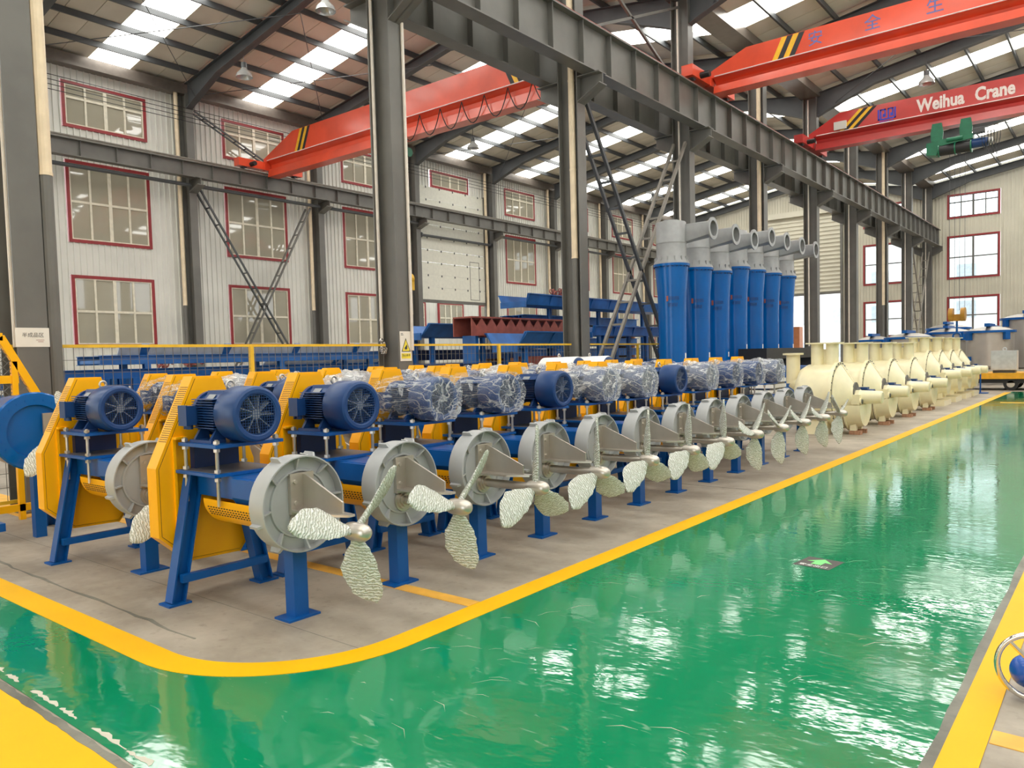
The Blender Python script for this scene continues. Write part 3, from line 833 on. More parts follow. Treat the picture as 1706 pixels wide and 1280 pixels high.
def film_shell_mesh(seed, m, full=True):
    """loose plastic bag pulled over the motor"""
    rn = random.Random(seed)
    nx, na = 26, 46
    ph = [rn.uniform(0, 6.28) for _ in range(12)]
    vs = []; fs = []
    for i in range(nx + 1):
        x = -1.03 + 0.70 * i / nx
        for j in range(na):
            t = 2 * PI * j / na
            c, s = math.cos(t), math.sin(t)
            r = 0.205 + 0.012 * (i / nx)
            # drape out over the terminal box on the -y side and hang below
            if x < -0.66: r += 0.13 * max(0, -c) ** 3 * (0.5 + 0.5 * math.cos((x + 0.84) * 7)) * (1 if abs(s) < 0.8 else 0.3)
            if s > 0.85 and x < -0.6: r += 0.03 * math.exp(-((x + 0.72) / 0.09) ** 2)
            wr = 0.006 * math.sin(7 * t + 9 * x + ph[0]) + 0.005 * math.sin(15 * t - 26 * x + ph[1]) + 0.004 * math.sin(5 * t + 33 * x + ph[2])
            wr += rn.uniform(-0.004, 0.004)
            r += wr
            y = r * c; z = 1.362 + r * s
            if z < 1.172: z = 1.172 + rn.uniform(0, 0.012)
            vs.append((x, y, z))
    for i in range(nx):
        for j in range(na):
            fs.append((i * na + j, i * na + (j + 1) % na, (i + 1) * na + (j + 1) % na, (i + 1) * na + j))
    o = len(vs)
    for q, rr in enumerate((0.75, 0.45, 0.15)):
        for j in range(na):
            t = 2 * PI * j / na; k = nx * na + j
            y, z = vs[k][1], vs[k][2]
            vs.append((-0.33 + 0.006 * (q + 1) + rn.uniform(-0.008, 0.008), y * rr, 1.362 + (z - 1.362) * rr))
    for q in range(3):
        a = nx * na if q == 0 else o + (q - 1) * na; b = o + q * na
        for j in range(na): fs.append((a + j, a + (j + 1) % na, b + (j + 1) % na, b + j))
    fs.append(tuple(o + 2 * na + j for j in range(na)))
    return MB().add(vs, fs).mesh('plastic_wrap', m, 35)

DZ = 0.78        # drum axis height
SZ = 0.655       # shaft axis height
def drum_mesh():
    return MB().lathe([(-0.04, 0.0), (-0.04, 0.30), (-0.025, 0.318), (0.118, 0.322), (0.13, 0.319), (0.13, 0.310), (0.070, 0.303), (0.070, 0.232), (0.082, 0.226), (0.082, 0.214), (0.070, 0.208), (0.070, 0.0)], (0, 0, DZ), 'x', 56).mesh('drum', 'drum_grey', 35)
def rib_mesh():
    return MB().prism([(0.070, 0.228), (0.084, 0.228), (0.126, 0.306), (0.070, 0.306)], -0.006, 0.006, 'xz').mesh('rib', 'drum_grey')
def lug_mesh():
    return MB().prism([(-0.02, 0.31), (0.105, 0.31), (0.08, 0.350), (-0.005, 0.350)], -0.009, 0.009, 'xz').mesh('lug', 'drum_grey')
def fin_body_mesh():
    mb = MB().cyl((-1.01, 0, 1.36), (-0.62, 0, 1.36), 0.148, n=32)
    mb.cyl((-1.04, 0, 1.36), (-1.0, 0, 1.36), 0.165, n=32).cyl((-0.68, 0, 1.36), (-0.62, 0, 1.36), 0.165, n=32)
    return mb.mesh('motor', 'motor_blue', 40)
def fins_mesh():
    mb = MB()
    for i in range(12):                                    # horizontal cooling fins on both flanks
        z = 1.265 + 0.0185 * i
        h = math.sqrt(max(0, 0.148 ** 2 - (z - 1.36) ** 2))
        for s in (-1, 1):
            mb.box(-0.985, -0.665, min(s * h * 0.95, s * 0.186), max(s * h * 0.95, s * 0.186), z - 0.003, z + 0.003)
    return mb.mesh('cooling_fins', 'motor_blue')
def cowl_mesh():
    return MB().lathe([(-0.645, 0.165), (-0.645, 0.195), (-0.635, 0.199), (-0.41, 0.199), (-0.372, 0.192), (-0.360, 0.176), (-0.362, 0.152), (-0.368, 0.146), (-0.40, 0.146), (-0.40, 0.16), (-0.62, 0.18)], (0, 0, 1.36), 'x', 48).mesh('fan_cowl', 'motor_blue', 40)
def grille_mesh():
    mb = MB()
    for i in range(-7, 8):
        q = 0.019 * i; h = math.sqrt(max(0, 0.146 ** 2 - q * q))
        mb.box(-0.372, -0.370, -h, h, 1.36 + q - 0.0016, 1.36 + q + 0.0016).box(-0.374, -0.372, q - 0.0016, q + 0.0016, 1.36 - h, 1.36 + h)
    mb.torus((-0.371, 0, 1.36), 0.145, 0.004, 'x', 32, 6)
    return mb.mesh('fan_grille', 'motor_blue')
def fan_mesh():
    mb = MB().cyl((-0.47, 0, 1.36), (-0.385, 0, 1.36), 0.035, n=16)
    for i in range(9):
        t = 2 * PI * i / 9
        mb.beam((-0.41, 0.03 * math.cos(t), 1.36 + 0.03 * math.sin(t)), (-0.41, 0.135 * math.cos(t), 1.36 + 0.135 * math.sin(t)), 0.055, 0.007, (1, 0.25 * math.sin(t), -0.25 * math.cos(t)))
    return mb.mesh('fan', 'fan')
def fan_back_mesh():
    return MB().cyl((-0.60, 0, 1.36), (-0.50, 0, 1.36), 0.178, n=28).mesh('fan_chamber', 'grille')
def tbox_mesh():
    mb = MB().box(-1.005, -0.885, -0.272, -0.20, 1.29, 1.425).box(-0.99, -0.90, -0.21, -0.12, 1.305, 1.41)
    mb.box(-1.01, -0.88, -0.28, -0.268, 1.284, 1.431)
    for dx in (-0.975, -0.925): mb.cyl((dx, -0.235, 1.258), (dx, -0.235, 1.295), 0.022, n=12)
    return mb.mesh('terminal_box', 'motor_blue')
def feet_mesh(s):
    mb = MB()
    if True:
        mb.prism([(s * 0.09, 1.24), (s * 0.14, 1.27), (s * 0.20, 1.178), (s * 0.20, 1.162), (s * 0.08, 1.162)], -0.96, -0.93, 'yz')
        mb.prism([(s * 0.09, 1.24), (s * 0.14, 1.27), (s * 0.20, 1.178), (s * 0.20, 1.162), (s * 0.08, 1.162)], -0.72, -0.69, 'yz')
        mb.box(-0.99, -0.66, min(s * 0.10, s * 0.21), max(s * 0.10, s * 0.21), 1.161, 1.182)
    return mb.mesh('motor_foot', 'motor_blue')
def head_mesh():
    mb = MB().prism([(-0.075, 1.49), (0.075, 1.49), (0.06, 1.527), (-0.06, 1.527)], -0.97, -0.67, 'yz')
    mb.prism([(-0.13, 1.44), (-0.075, 1.5), (-0.075, 1.46)], -0.95, -0.70, 'yz')
    return mb.mesh('top_housing', 'motor_blue')
def eye_mesh():
    return MB().torus((-0.70, 0, 1.568), 0.028, 0.0095, 'x', 18, 8).cyl((-0.70, 0, 1.52), (-0.70, 0, 1.545), 0.016, n=10).mesh('eye_bolt', 'zinc', 60)
def plate_nm():
    return MB().prism([(-0.128, 1.455), (-0.085, 1.500), (-0.083, 1.4985), (-0.126, 1.4535)], -0.90, -0.80, 'yz').mesh('name_plate', 'fan')

GUARD = [(-0.09, 1.632), (0.14, 1.632), (0.39, 0.975), (0.39, 0.45), (0.24, 0.255), (-0.17, 0.265), (-0.40, 0.475), (-0.40, 0.977)]
def guard_mesh():
    mb = MB().prism(GUARD, -1.185, -1.055, 'yz')
    mb.prism([(-0.07, 1.615), (0.12, 1.615), (0.367, 0.968), (0.367, 0.458), (0.23, 0.278), (-0.16, 0.288), (-0.377, 0.485), (-0.377, 0.97)], -1.055, -1.049, 'yz')
    return mb.mesh('belt_guard', 'yellow')
def slots_mesh():
    mb = MB()
    a, b = Vector((-0.09, 1.632)), Vector((-0.40, 0.977)); d = (b - a).normalized(); n = Vector((-d.y, d.x)) * -1
    for i in range(27):
        p = a + d * (0.085 + 0.0165 * i)
        for k in range(5):
            x = -1.165 + 0.022 * k
            q = p + n * 0.0008
            mb.prism([(q.x, q.y), (q.x + d.x * 0.006, q.y + d.y * 0.006), (q.x + d.x * 0.006 - n.x * 0.002, q.y + d.y * 0.006 - n.y * 0.002), (q.x - n.x * 0.002, q.y - n.y * 0.002)], x, x + 0.017, 'yz')
    return mb.mesh('vent_slots', 'dark_slot')
def seam_mesh():
    mb = MB()
    P = [(-0.07, 1.615), (0.12, 1.615), (0.367, 0.968), (0.367, 0.458), (0.23, 0.278), (-0.16, 0.288), (-0.377, 0.485), (-0.377, 0.97)]
    for i in range(2, 8):
        a, b = P[i], P[(i + 1) % 8]
        mb.beam((-1.0545, a[0], a[1]), (-1.0545, b[0], b[1]), 0.004, 0.006, (1, 0, 0))
    return mb.mesh('cover_seam', 'dark_slot')
def guard_bracket_mesh():
    mb = MB().box(-1.049, -1.03, -0.275, -0.255, 0.5, 1.19).box(-1.049, -0.99, -0.275, -0.18, 1.18, 1.195)
    return mb.mesh('guard_bracket', 'yellow')
def rod_mesh(x, y):
    mb = MB().cyl((x, y, 0.73), (x, y, 1.195), 0.0125, n=10)
    for z in (0.905, 0.965, 1.11, 1.165): mb.cyl((x, y, z), (x, y, z + 0.022), 0.024, n=6)
    return mb.mesh('tension_rod', 'zinc', 30)
def leg_mesh(s):
    p0 = (-0.955, s * 0.175 + 0.01, 0.935); p1 = (-0.975, s * 0.365 + 0.02, 0.012)
    return MB().ibeam(p0, p1, 0.10, 0.105, 0.012, 0.012, (1, 0, 0)).mesh('rear_leg', 'blue')
def foot_mesh(x, y, a, b):
    return MB().box(x - a, x + a, y - b, y + b, 0.0, 0.014).mesh('foot_plate', 'blue')
def housing_mesh():
    mb = MB().box(-0.97, -0.04, -0.155, 0.155, 0.775, 0.934)
    mb.box(-0.42, -0.04, -0.195, 0.195, 0.80, 0.93).prism([(-0.195, 0.80), (0.195, 0.80), (0.155, 0.74), (-0.155, 0.74)], -0.42, -0.04, 'yz')
    mb.cyl((-0.2, 0.2, 0.78), (-0.2, 0.2, 0.80), 0.055, n=12)
    return mb.mesh('bearing_housing', 'blue')
def coupling_mesh():
    return MB().lathe([(-0.80, 0.0), (-0.80, 0.185), (-0.785, 0.2), (-0.04, 0.2), (-0.04, 0.0)], (0, 0, 0.765), 'x', 24, PI, 2 * PI).mesh('coupling_guard', 'yellow', 40)
def perf_mesh():
    mb = MB()
    for i in range(4):
        t = PI + 0.28 + 0.1 * i
        for sgn in (1, -1):
            y = sgn * 0.2005 * math.cos(t); z = 0.765 + 0.2005 * math.sin(t)
            for k in range(18): mb.box(-0.74 + 0.034 * k, -0.722 + 0.034 * k, y - 0.002, y + 0.002, z - 0.004, z + 0.004)
    return mb.mesh('vent_slots', 'dark_slot')
def gusset_mesh():
    mb = MB().prism([(0.10, 0.975), (0.125, 0.975), (0.50, 0.822), (0.50, 0.750), (0.10, 0.750)], 0.012, 0.026, 'xz')
    mb.box(0.070, 0.100, -0.085, 0.10, 0.715, 0.985)
    mb.prism([(0.10, -0.085), (0.40, -0.085), (0.575, 0.0), (0.575, 0.05), (0.10, 0.10)], 0.735, 0.750, 'xy')
    return mb.mesh('gusset_bracket', 'inox')
def bolt_mesh():
    mb = MB()
    for z in (0.79, 0.93): mb.cyl((0.10, -0.05, z), (0.112, -0.05, z), 0.014, n=8)
    return mb.mesh('bolts', 'zinc')
def shaft_mesh():
    mb = MB().cyl((0.06, 0, SZ), (0.66, 0, SZ), 0.036, n=20).cyl((0.06, 0, SZ), (0.085, 0, SZ), 0.088, n=24).cyl((0.085, 0, SZ), (0.105, 0, SZ), 0.07, n=24).cyl((0.105, 0, SZ), (0.125, 0, SZ), 0.055, n=24)
    return mb.mesh('shaft', 'inox', 40)
def hub_mesh():
    return MB().lathe([(0.565, 0.036), (0.57, 0.052), (0.60, 0.058), (0.69, 0.058), (0.72, 0.053), (0.745, 0.040), (0.758, 0.022), (0.76, 0.0)], (0, 0, SZ), 'x', 24).mesh('propeller_hub', 'inox', 50)

MESH = dict(drum=drum_mesh(), rib=rib_mesh(), lug=lug_mesh(), motor=fin_body_mesh(), fins=fins_mesh(), cowl=cowl_mesh(), grille=grille_mesh(), fan=fan_mesh(), chamber=fan_back_mesh(),
            tbox=tbox_mesh(), feet=feet_mesh(-1), feet2=feet_mesh(1), head=head_mesh(), eye=eye_mesh(), nameplate=plate_nm(), guard=guard_mesh(), slots=slots_mesh(), seam=seam_mesh(), gbracket=guard_bracket_mesh(),
            legl=leg_mesh(-1), legr=leg_mesh(1), fl=foot_mesh(-0.975, -0.345, 0.075, 0.085), fr=foot_mesh(-0.975, 0.385, 0.075, 0.085), ff=foot_mesh(0, 0, 0.085, 0.125),
            housing=housing_mesh(), coupling=coupling_mesh(), perf=perf_mesh(), gusset=gusset_mesh(), bolts=bolt_mesh(), shaft=shaft_mesh(), hub=hub_mesh())
MESH['ptag'] = MB().box(-0.01, 0.04, -0.06, 0.06, 0.3215, 0.326).mesh('paper_tag', 'white')
MESH['post'] = MB().box(-0.05, 0.05, -0.055, 0.055, 0.014, 0.475).mesh('front_post', 'blue')
MESH['bar'] = MB().beam((-0.90, -0.33, 0.19), (-0.90, 0.36, 0.19), 0.05, 0.055, (1, 0, 0)).mesh('cross_bar', 'blue')
MESH['low'] = MB().box(-1.03, -0.505, -0.265, 0.265, 0.936, 0.958).mesh('lower_plate', 'blue')
MESH['lowtop'] = MB().box(-1.0, -0.535, -0.235, 0.235, 0.958, 0.9595).mesh('plate_top', 'plate_top')
MESH['up'] = MB().box(-0.995, -0.495, -0.255, 0.285, 1.136, 1.160).mesh('motor_plate', 'blue')
MESH['block'] = MB().box(-1.03, -0.97, -0.15, 0.21, 0.958, 1.125).mesh('slide_block', 'blue_dark')
RODS = [rod_mesh(x, y) for x in (-0.955, -0.535) for y in (-0.225, 0.245)]
for _k in ('motor', 'fins', 'cowl', 'tbox', 'feet', 'feet2', 'head', 'nameplate', 'chamber'):
    for _v in MESH[_k].vertices: _v.co.x = -0.36 + (_v.co.x + 0.36) * 0.88
BLADES = [blade_mesh(i) for i in (1, 2, 3, 4)]
FILMS = [film_shell_mesh(i, 'film') for i in (5, 6, 7)]
FILMM = [film_shell_mesh(i, 'film_mid') for i in (10, 11)]
FILMW = [film_shell_mesh(i, 'film_white') for i in (8, 9)]

def motor_parts(root):
    mo = link('motor', MESH['motor'], root)
    for k, nm in (('fins', 'cooling_fins'), ('cowl', 'fan_cowl'), ('grille', 'fan_grille'), ('fan', 'fan'), ('chamber', 'fan_chamber'), ('tbox', 'terminal_box'), ('feet', 'motor_foot'), ('feet2', 'motor_foot'), ('head', 'top_housing'), ('eye', 'eye_bolt'), ('nameplate', 'name_plate')):
        link(nm, MESH[k], mo)
    tag(mo, 'deep blue electric motor with ribbed body and round fan cowl')
    return mo

def agitator(x, y, label, angs, wrap, group, rz=0.0):
    t = thing('propeller_agitator', label, 'agitator', (x, y, 0), rz, group)
    p = link('front_post', MESH['post'], t); link('foot_plate', MESH['ff'], p)
    for lg, ft in (('legl', 'fl'), ('legr', 'fr')):
        l = link('rear_leg', MESH[lg], t); link('foot_plate', MESH[ft], l)
    link('cross_bar', MESH['bar'], t)
    link('bearing_housing', MESH['housing'], t)
    c = link('coupling_guard', MESH['coupling'], t); link('vent_slots', MESH['perf'], c)
    l = link('lower_plate', MESH['low'], t); link('plate_top', MESH['lowtop'], l)
    link('motor_plate', MESH['up'], t); link('slide_block', MESH['block'], t)
    for r in RODS: link('tension_rod', r, t)
    g = link('belt_guard', MESH['guard'], t); link('vent_slots', MESH['slots'], g); link('cover_seam', MESH['seam'], g); link('guard_bracket', MESH['gbracket'], g)
    tag(g, 'yellow hexagonal belt guard with slotted sloping edge')
    d = link('drum', MESH['drum'], t); tag(d, 'short grey drum with ribbed face')
    for i in range(8):
        q = link('rib', MESH['rib'], d, (0, 0, DZ), (PI / 4 * i + 0.1, 0, 0))
    for a in (0.45, 1.9, 2.6, -0.35, -1.75):
        link('lug', MESH['lug'], d, (0, 0, DZ), (a, 0, 0))
    if 'yellow-line row' in label:
        link('paper_tag', MESH['ptag'], d, (0, 0, DZ), (-0.42, 0, 0))
    s = link('gusset_bracket', MESH['gusset'], t); link('bolts', MESH['bolts'], s)
    link('shaft', MESH['shaft'], t)
    h = link('propeller_hub', MESH['hub'], t); tag(h, 'stainless propeller hub with three film-wrapped blades')
    for i, a in enumerate(angs):
        link('blade', BLADES[(i + len(label)) % 4], h, (0.63, 0, SZ), (math.radians(a - 90), 0, 0))
    motor_parts(t)
    if wrap is not None:
        w = link('plastic_wrap', wrap, t); tag(w, 'crumpled clear plastic sheet over the motor')
    return t

A0 = (164, 44, 284); A1 = (88, 208, 328); A2 = (140, 20, 260)
ANG0 = [A0, A0, (84, 205, 326), A1, (86, 207, 330), A1, (90, 210, 332), A0, (150, 30, 270), (160, 42, 282), (164, 46, 286), A2]
WRAP0 = [0, 0, 1, 1, 0, 1, 1, 0, 1, 1, 1, 1]
X0 = -4.37; PITCHY = 0.93
G0 = 'agitators in the row beside the yellow line'
for k in range(12):
    w = (FILMM[k % 2] if k in (5, 6, 8, 11) else FILMS[k % 3]) if WRAP0[k] else None
    lab = 'agitator with %s motor, %s from the rounded corner in the yellow-line row' % ('film-wrapped' if WRAP0[k] else 'bare blue', ordn[k])
    agitator(X0, 3.07 + PITCHY * k, lab, ANG0[k], w, G0)
G1 = 'agitators in the second row from the yellow line'
for k in range(12):
    w = None if k in (0, 2) else (FILMW[k % 2] if k % 3 == 0 else FILMS[k % 3])
    lab = 'agitator with %s motor, %s along the second row from the yellow line' % ('bare blue' if w is None else 'film-wrapped', ordn[k])
    agitator(X0 - 2.05, 3.07 + PITCHY * k, lab, (86, 206, 326) if k % 2 == 0 else A1, w, G1)
G2 = 'agitators in the third row beside the fence'
for k in range(2, 11):
    w = FILMW[k % 2] if k % 2 else FILMS[k % 3]
    agitator(X0 - 4.3, 3.0 + PITCHY * k, 'agitator with film-wrapped motor, %s along the third row by the wire fence' % ordn[k - 1], A1 if k % 2 else A0, w, G2)

# agitator with a large blue drum at the head of the third row
t = thing('blue_drum_agitator', 'agitator with a large blue drum head behind the nearest yellow guard', 'agitator', (-8.7, 3.07, 0))
MB().lathe([(-0.75, 0.0), (-0.75, 0.30), (-0.55, 0.36), (-0.03, 0.39), (0.0, 0.40), (0.02, 0.385), (0.02, 0.272), (-0.012, 0.262), (-0.012, 0.0)], (0, 0, 1.09), 'x', 56).build('drum', 'vessel_blue', t, 30)
bm_ = MB()
for i in range(24):
    a = 2 * PI * i / 24; bm_.cyl((0.018, 0.325 * math.cos(a), 1.09 + 0.325 * math.sin(a)), (0.026, 0.325 * math.cos(a), 1.09 + 0.325 * math.sin(a)), 0.011, n=8)
bm_.build('bolts', 'vessel_blue', t)
MB().box(0.005, 0.03, 0.06, 0.24, 1.06, 1.27).prism([(0.03, 1.25), (0.2, 1.15), (0.2, 1.09), (0.03, 1.09)], 0.15, 0.165, 'xz').build('gusset_bracket', 'inox', t)
MB().cyl((0.0, 0.15, 1.0), (0.35, 0.15, 1.0), 0.04, n=18).build('shaft', 'inox', t, 40)
MB().ibeam((-0.6, -0.3, 0.75), (-0.6, -0.3, 0.0), 0.1, 0.1, 0.012, 0.012).build('leg', 'blue', t); MB().ibeam((-0.6, 0.3, 0.75), (-0.6, 0.3, 0.0), 0.1, 0.1, 0.012, 0.012).build('leg', 'blue', t)
MB().box(-0.1, 0.0, -0.05, 0.05, 0.0, 0.72).build('leg', 'blue', t)
MB().box(-0.8, 0.0, -0.38, -0.32, 0.12, 0.2).build('base_rail', 'blue', t); MB().box(-0.8, 0.0, 0.32, 0.38, 0.12, 0.2).build('base_rail', 'blue', t)
h = MB().lathe([(0.30, 0.04), (0.31, 0.06), (0.42, 0.06), (0.46, 0.0)], (0, 0.15, 1.0), 'x', 18).build('propeller_hub', 'inox', t, 40)
for a in (95, 215, 335): link('blade', BLADES[1], h, (0.36, 0.15, 1.0), (math.radians(a - 90), 0, 0))

# two large motors in white wrapping behind the third row
for k, (yy, lab) in enumerate(((13.55, 'large white-wrapped motor with blue fan end, nearer the warning-sign column'), (14.75, 'large white-wrapped motor with blue fan end, nearer the blue vessels'))):
    t = thing('wrapped_motor', lab, 'motor', (-9.45, yy, 0), 0, 'white-wrapped motors by the fence')
    MB().lathe([(-0.55, 0.0), (-0.55, 0.2), (-0.48, 0.26), (0.38, 0.27), (0.40, 0.26), (0.40, 0.0)], (0, 0, 1.44), 'x', 32).build('white_wrap', 'white', t, 40)
    MB().lathe([(0.39, 0.255), (0.43, 0.24), (0.44, 0.18), (0.42, 0.17), (0.42, 0.0)], (0, 0, 1.44), 'x', 32).build('fan_cowl', 'motor_blue', t, 40)
    MB().torus((-0.1, 0, 1.74), 0.035, 0.011, 'x').cyl((-0.1, 0, 1.70), (-0.1, 0, 1.72), 0.02, n=8).build('eye_bolt', 'zinc', t)
    MB().box(-0.45, 0.35, -0.25, 0.25, 1.12, 1.19).build('motor_plate', 'blue', t)
    for sx in (-0.38, 0.28):
        for sy in (-0.2, 0.2): MB().box(sx - 0.04, sx + 0.04, sy - 0.04, sy + 0.04, 0, 1.12).build('leg', 'blue', t)
# ------------------------------------------------------------------ cream refiners beyond the agitators
def refiner_parts():
    P = {}
    P['drum'] = MB().lathe([(-0.76, 0.0), (-0.76, 0.45), (-0.70, 0.58), (-0.58, 0.655), (0.0, 0.655), (0.0, 0.0)], (0, 0, 0.76), 'x', 44).mesh('drum', 'cream', 35)
    P['flange'] = MB().lathe([(-0.03, 0.60), (-0.03, 0.70), (0.035, 0.70), (0.035, 0.60)], (0, 0, 0.76), 'x', 44).mesh('flange_ring', 'cream', 35)
    b = MB()
    for i in range(28):
        a = 2 * PI * i / 28; b.cyl((0.035, 0.675 * math.cos(a), 0.76 + 0.675 * math.sin(a)), (0.05, 0.675 * math.cos(a), 0.76 + 0.675 * math.sin(a)), 0.014, n=6)
    P['bolts'] = b.mesh('flange_bolts', 'steel_dark')
    P['gap'] = MB().lathe([(0.034, 0.60), (0.034, 0.645), (0.042, 0.648), (0.042, 0.60)], (0, 0, 0.76), 'x', 44).mesh('dark_gap', 'black', 35)  # black ring put in for the shade of the gap at the cone
    P['cone'] = MB().lathe([(0.035, 0.64), (0.06, 0.64), (0.30, 0.26), (0.33, 0.25), (0.33, 0.0)], (0, 0, 0.76), 'x', 40).mesh('front_cone', 'cream', 35)
    P['gusset'] = MB().prism([(0.06, 1.42), (0.30, 1.05), (0.32, 0.9), (0.45, 0.86), (0.45, 0.8), (0.06, 0.8)], -0.012, 0.012, 'xz').mesh('gusset_plate', 'cream')
    P['bearing'] = MB().lathe([(0.33, 0.0), (0.33, 0.15), (0.42, 0.155), (0.44, 0.14), (0.82, 0.125), (0.84, 0.10), (0.84, 0.0)], (0, 0, 0.74), 'x', 28).mesh('bearing_housing', 'cream', 35)
    P['seal'] = MB().cyl((0.32, 0.0, 0.84), (0.345, 0.0, 0.84), 0.2, n=24).cyl((0.33, 0, 0.88), (0.42, 0, 0.88), 0.045, n=12).mesh('gland', 'steel')
    P['gear'] = MB().box(0.30, 0.46, -0.24, -0.09, 0.60, 0.80).cyl((0.46, -0.165, 0.66), (0.49, -0.165, 0.66), 0.075, n=16).mesh('valve_block', 'cream')
    P['port'] = MB().cyl((0.485, -0.165, 0.66), (0.505, -0.165, 0.66), 0.045, n=16).mesh('port', 'steel_dark')
    P['motor'] = MB().cyl((0.28, 0.28, 0.80), (0.62, 0.28, 0.80), 0.09, n=18).box(0.34, 0.5, 0.2, 0.36, 0.88, 0.93).mesh('drive_motor', 'motor_blue', 35)
    P['trough'] = MB().lathe([(0.03, 0.0), (0.03, 0.50), (0.22, 0.50), (0.22, 0.54), (0.25, 0.54), (0.25, 0.50), (0.52, 0.44), (0.52, 0.0)], (0, 0, 0.60), 'x', 24, PI, 2 * PI).mesh('discharge_trough', 'cream', 30)
    P['gap2'] = MB().lathe([(0.205, 0.44), (0.205, 0.53), (0.22, 0.53), (0.22, 0.44)], (0, 0, 0.60), 'x', 24, PI, 2 * PI).mesh('dark_gap', 'black', 30)  # black half ring, shade of the gap at the trough flange
    P['base'] = MB().prism([(-0.5, 0.0), (0.5, 0.0), (0.42, 0.35), (-0.42, 0.35)], -0.62, -0.1, 'yz').mesh('base', 'cream')
    P['elbow'] = MB().lathe([(1.02, 0.0), (1.02, 0.14), (1.62, 0.14), (1.62, 0.21), (1.66, 0.21), (1.66, 0.0)], (-0.92, 0.0, 0), 'z', 24).cyl((-0.92, 0, 1.06), (-0.70, 0, 0.9), 0.14, n=20).mesh('inlet_elbow', 'cream', 35)
    P['nozzle'] = MB().cyl((0, 0, 1.30), (0, 0, 1.84), 0.125, n=22).mesh('nozzle', 'cream', 40)
    P['nflange'] = MB().box(-0.60, 0.06, -0.19, 0.19, 1.835, 1.862).mesh('nozzle_flange', 'cream')
    P['web'] = MB().box(-0.32, -0.22, -0.012, 0.012, 1.38, 1.70).box(-0.34, -0.2, -0.02, 0.02, 1.70, 1.725).mesh('nozzle_web', 'cream')
    P['foot'] = MB().box(0.28, 0.40, -0.26, -0.14, 0.08, 0.3).mesh('foot', 'cream'); P['foot2'] = MB().box(0.28, 0.40, 0.14, 0.26, 0.08, 0.3).mesh('foot', 'cream')
    return P
RP = refiner_parts()
NAMES = dict(drum='drum', flange='flange_ring', bolts='flange_bolts', gap='dark_gap', cone='front_cone', gusset='gusset_plate', bearing='bearing_housing', seal='gland', gear='valve_block', port='port', motor='drive_motor', trough='discharge_trough', gap2='dark_gap', base='base', nflange='nozzle_flange', web='nozzle_web', foot='foot', foot2='foot')
plinth = MB().box(-0.7, 0.5, -0.55, 0.55, 0.0, 0.16).mesh('plinth', 'cream')
bk = MB().box(-0.11, 0.11, -0.06, 0.06, 0, 0.078).mesh('brick', 'brick')
for k, yy in enumerate((16.5, 18.8, 21.1, 23.5, 25.6, 27.5, 29.4, 31.0)):
    dz = 0.0 if k < 4 else 0.16
    t = thing('cream_refiner', 'cream drum refiner with twin top nozzles, %s beyond the propeller row' % ordn[k], 'refiner', (-4.65, yy, dz), 0, 'cream refiners lined up on the concrete')
    for key, nm in NAMES.items(): link(nm, RP[key], t)
    link('nozzle', RP['nozzle'], t, (-0.42, 0, 0)); link('nozzle', RP['nozzle'], t, (-0.12, 0, 0))
    link('inlet_elbow', RP['elbow'], t)
    if dz: link('plinth', plinth, t, (0, 0, -dz))
    else:
        for s in (-1, 1):
            b = link('brick_block', bk, None, (-4.27, yy + 0.2 * s, 0), (0, 0, 0.1 * s)); tag(b, 'brown brick block under the %s cream refiner' % ordn[k], 'brick', 'brick blocks under the refiners')

# ------------------------------------------------------------------ blue conical cleaners
def vessel_meshes():
    V = {}
    V['body'] = MB().lathe([(-3.9, 0.0), (-3.9, 0.34), (-1.35, 0.345), (-0.75, 0.36), (-0.06, 0.415), (-0.06, 0.45), (0.0, 0.455), (0.0, 0.0)], (0, 0, 0), 'z', 40).mesh('cone_body', 'vessel_blue', 35)
    V['seam'] = MB().torus((0, 0, -1.32), 0.345, 0.006, 'z', 40, 6).mesh('weld_seam', 'vessel_blue', 60)
    b = MB()
    for i in range(24):
        a = 2 * PI * i / 24; b.cyl((0.43 * math.cos(a), 0.43 * math.sin(a), -0.085), (0.43 * math.cos(a), 0.43 * math.sin(a), -0.055), 0.014, n=6)
    V['bolts'] = b.mesh('flange_bolts', 'blue_dark')
    V['head'] = MB().lathe([(0.0, 0.44), (0.03, 0.44), (0.14, 0.375), (0.50, 0.37), (0.51, 0.377), (0.53, 0.377), (0.54, 0.37), (1.02, 0.37), (1.04, 0.36), (1.04, 0.20), (1.09, 0.20), (1.09, 0.0)], (0, 0, 0), 'z', 40).mesh('head', 'vessel_grey', 35)
    g = MB()
    for i in range(14):
        a = 2 * PI * i / 14; c, s = math.cos(a), math.sin(a)
        g.beam((0.40 * c, 0.40 * s, 0.02), (0.40 * c, 0.40 * s, 0.17), 0.05, 0.008, (c, s, 0))
    V['gussets'] = g.mesh('head_gussets', 'vessel_grey')
    # square-to-round inlet
    n = 24; vs = []; fs = []
    for i in range(n):
        t = 2 * PI * i / n; c, s = math.cos(t), math.sin(t)
        k = 1 / max(abs(c), abs(s))
        vs.append((0.1, 0.2 + 0.13 * c * k, 0.74 + 0.24 * s * k))
    for i in range(n):
        t = 2 * PI * i / n
        vs.append((1.02, 0.2 + 0.2 * math.cos(t), 0.80 + 0.2 * math.sin(t)))
    for i in range(n): fs.append((i, (i + 1) % n, n + (i + 1) % n, n + i))
    V['inlet'] = MB().add(vs, fs).mesh('inlet_duct', 'vessel_grey', 30)
    V['iflange'] = MB().lathe([(1.0, 0.19), (1.0, 0.27), (1.04, 0.27), (1.04, 0.19)], (0, 0.2, 0.80), 'x', 28).mesh('inlet_flange', 'vessel_grey', 35)
    V['tag'] = MB().box(0.345, 0.352, -0.03, 0.03, -2.35, -2.22).mesh('tag', 'white')
    return V
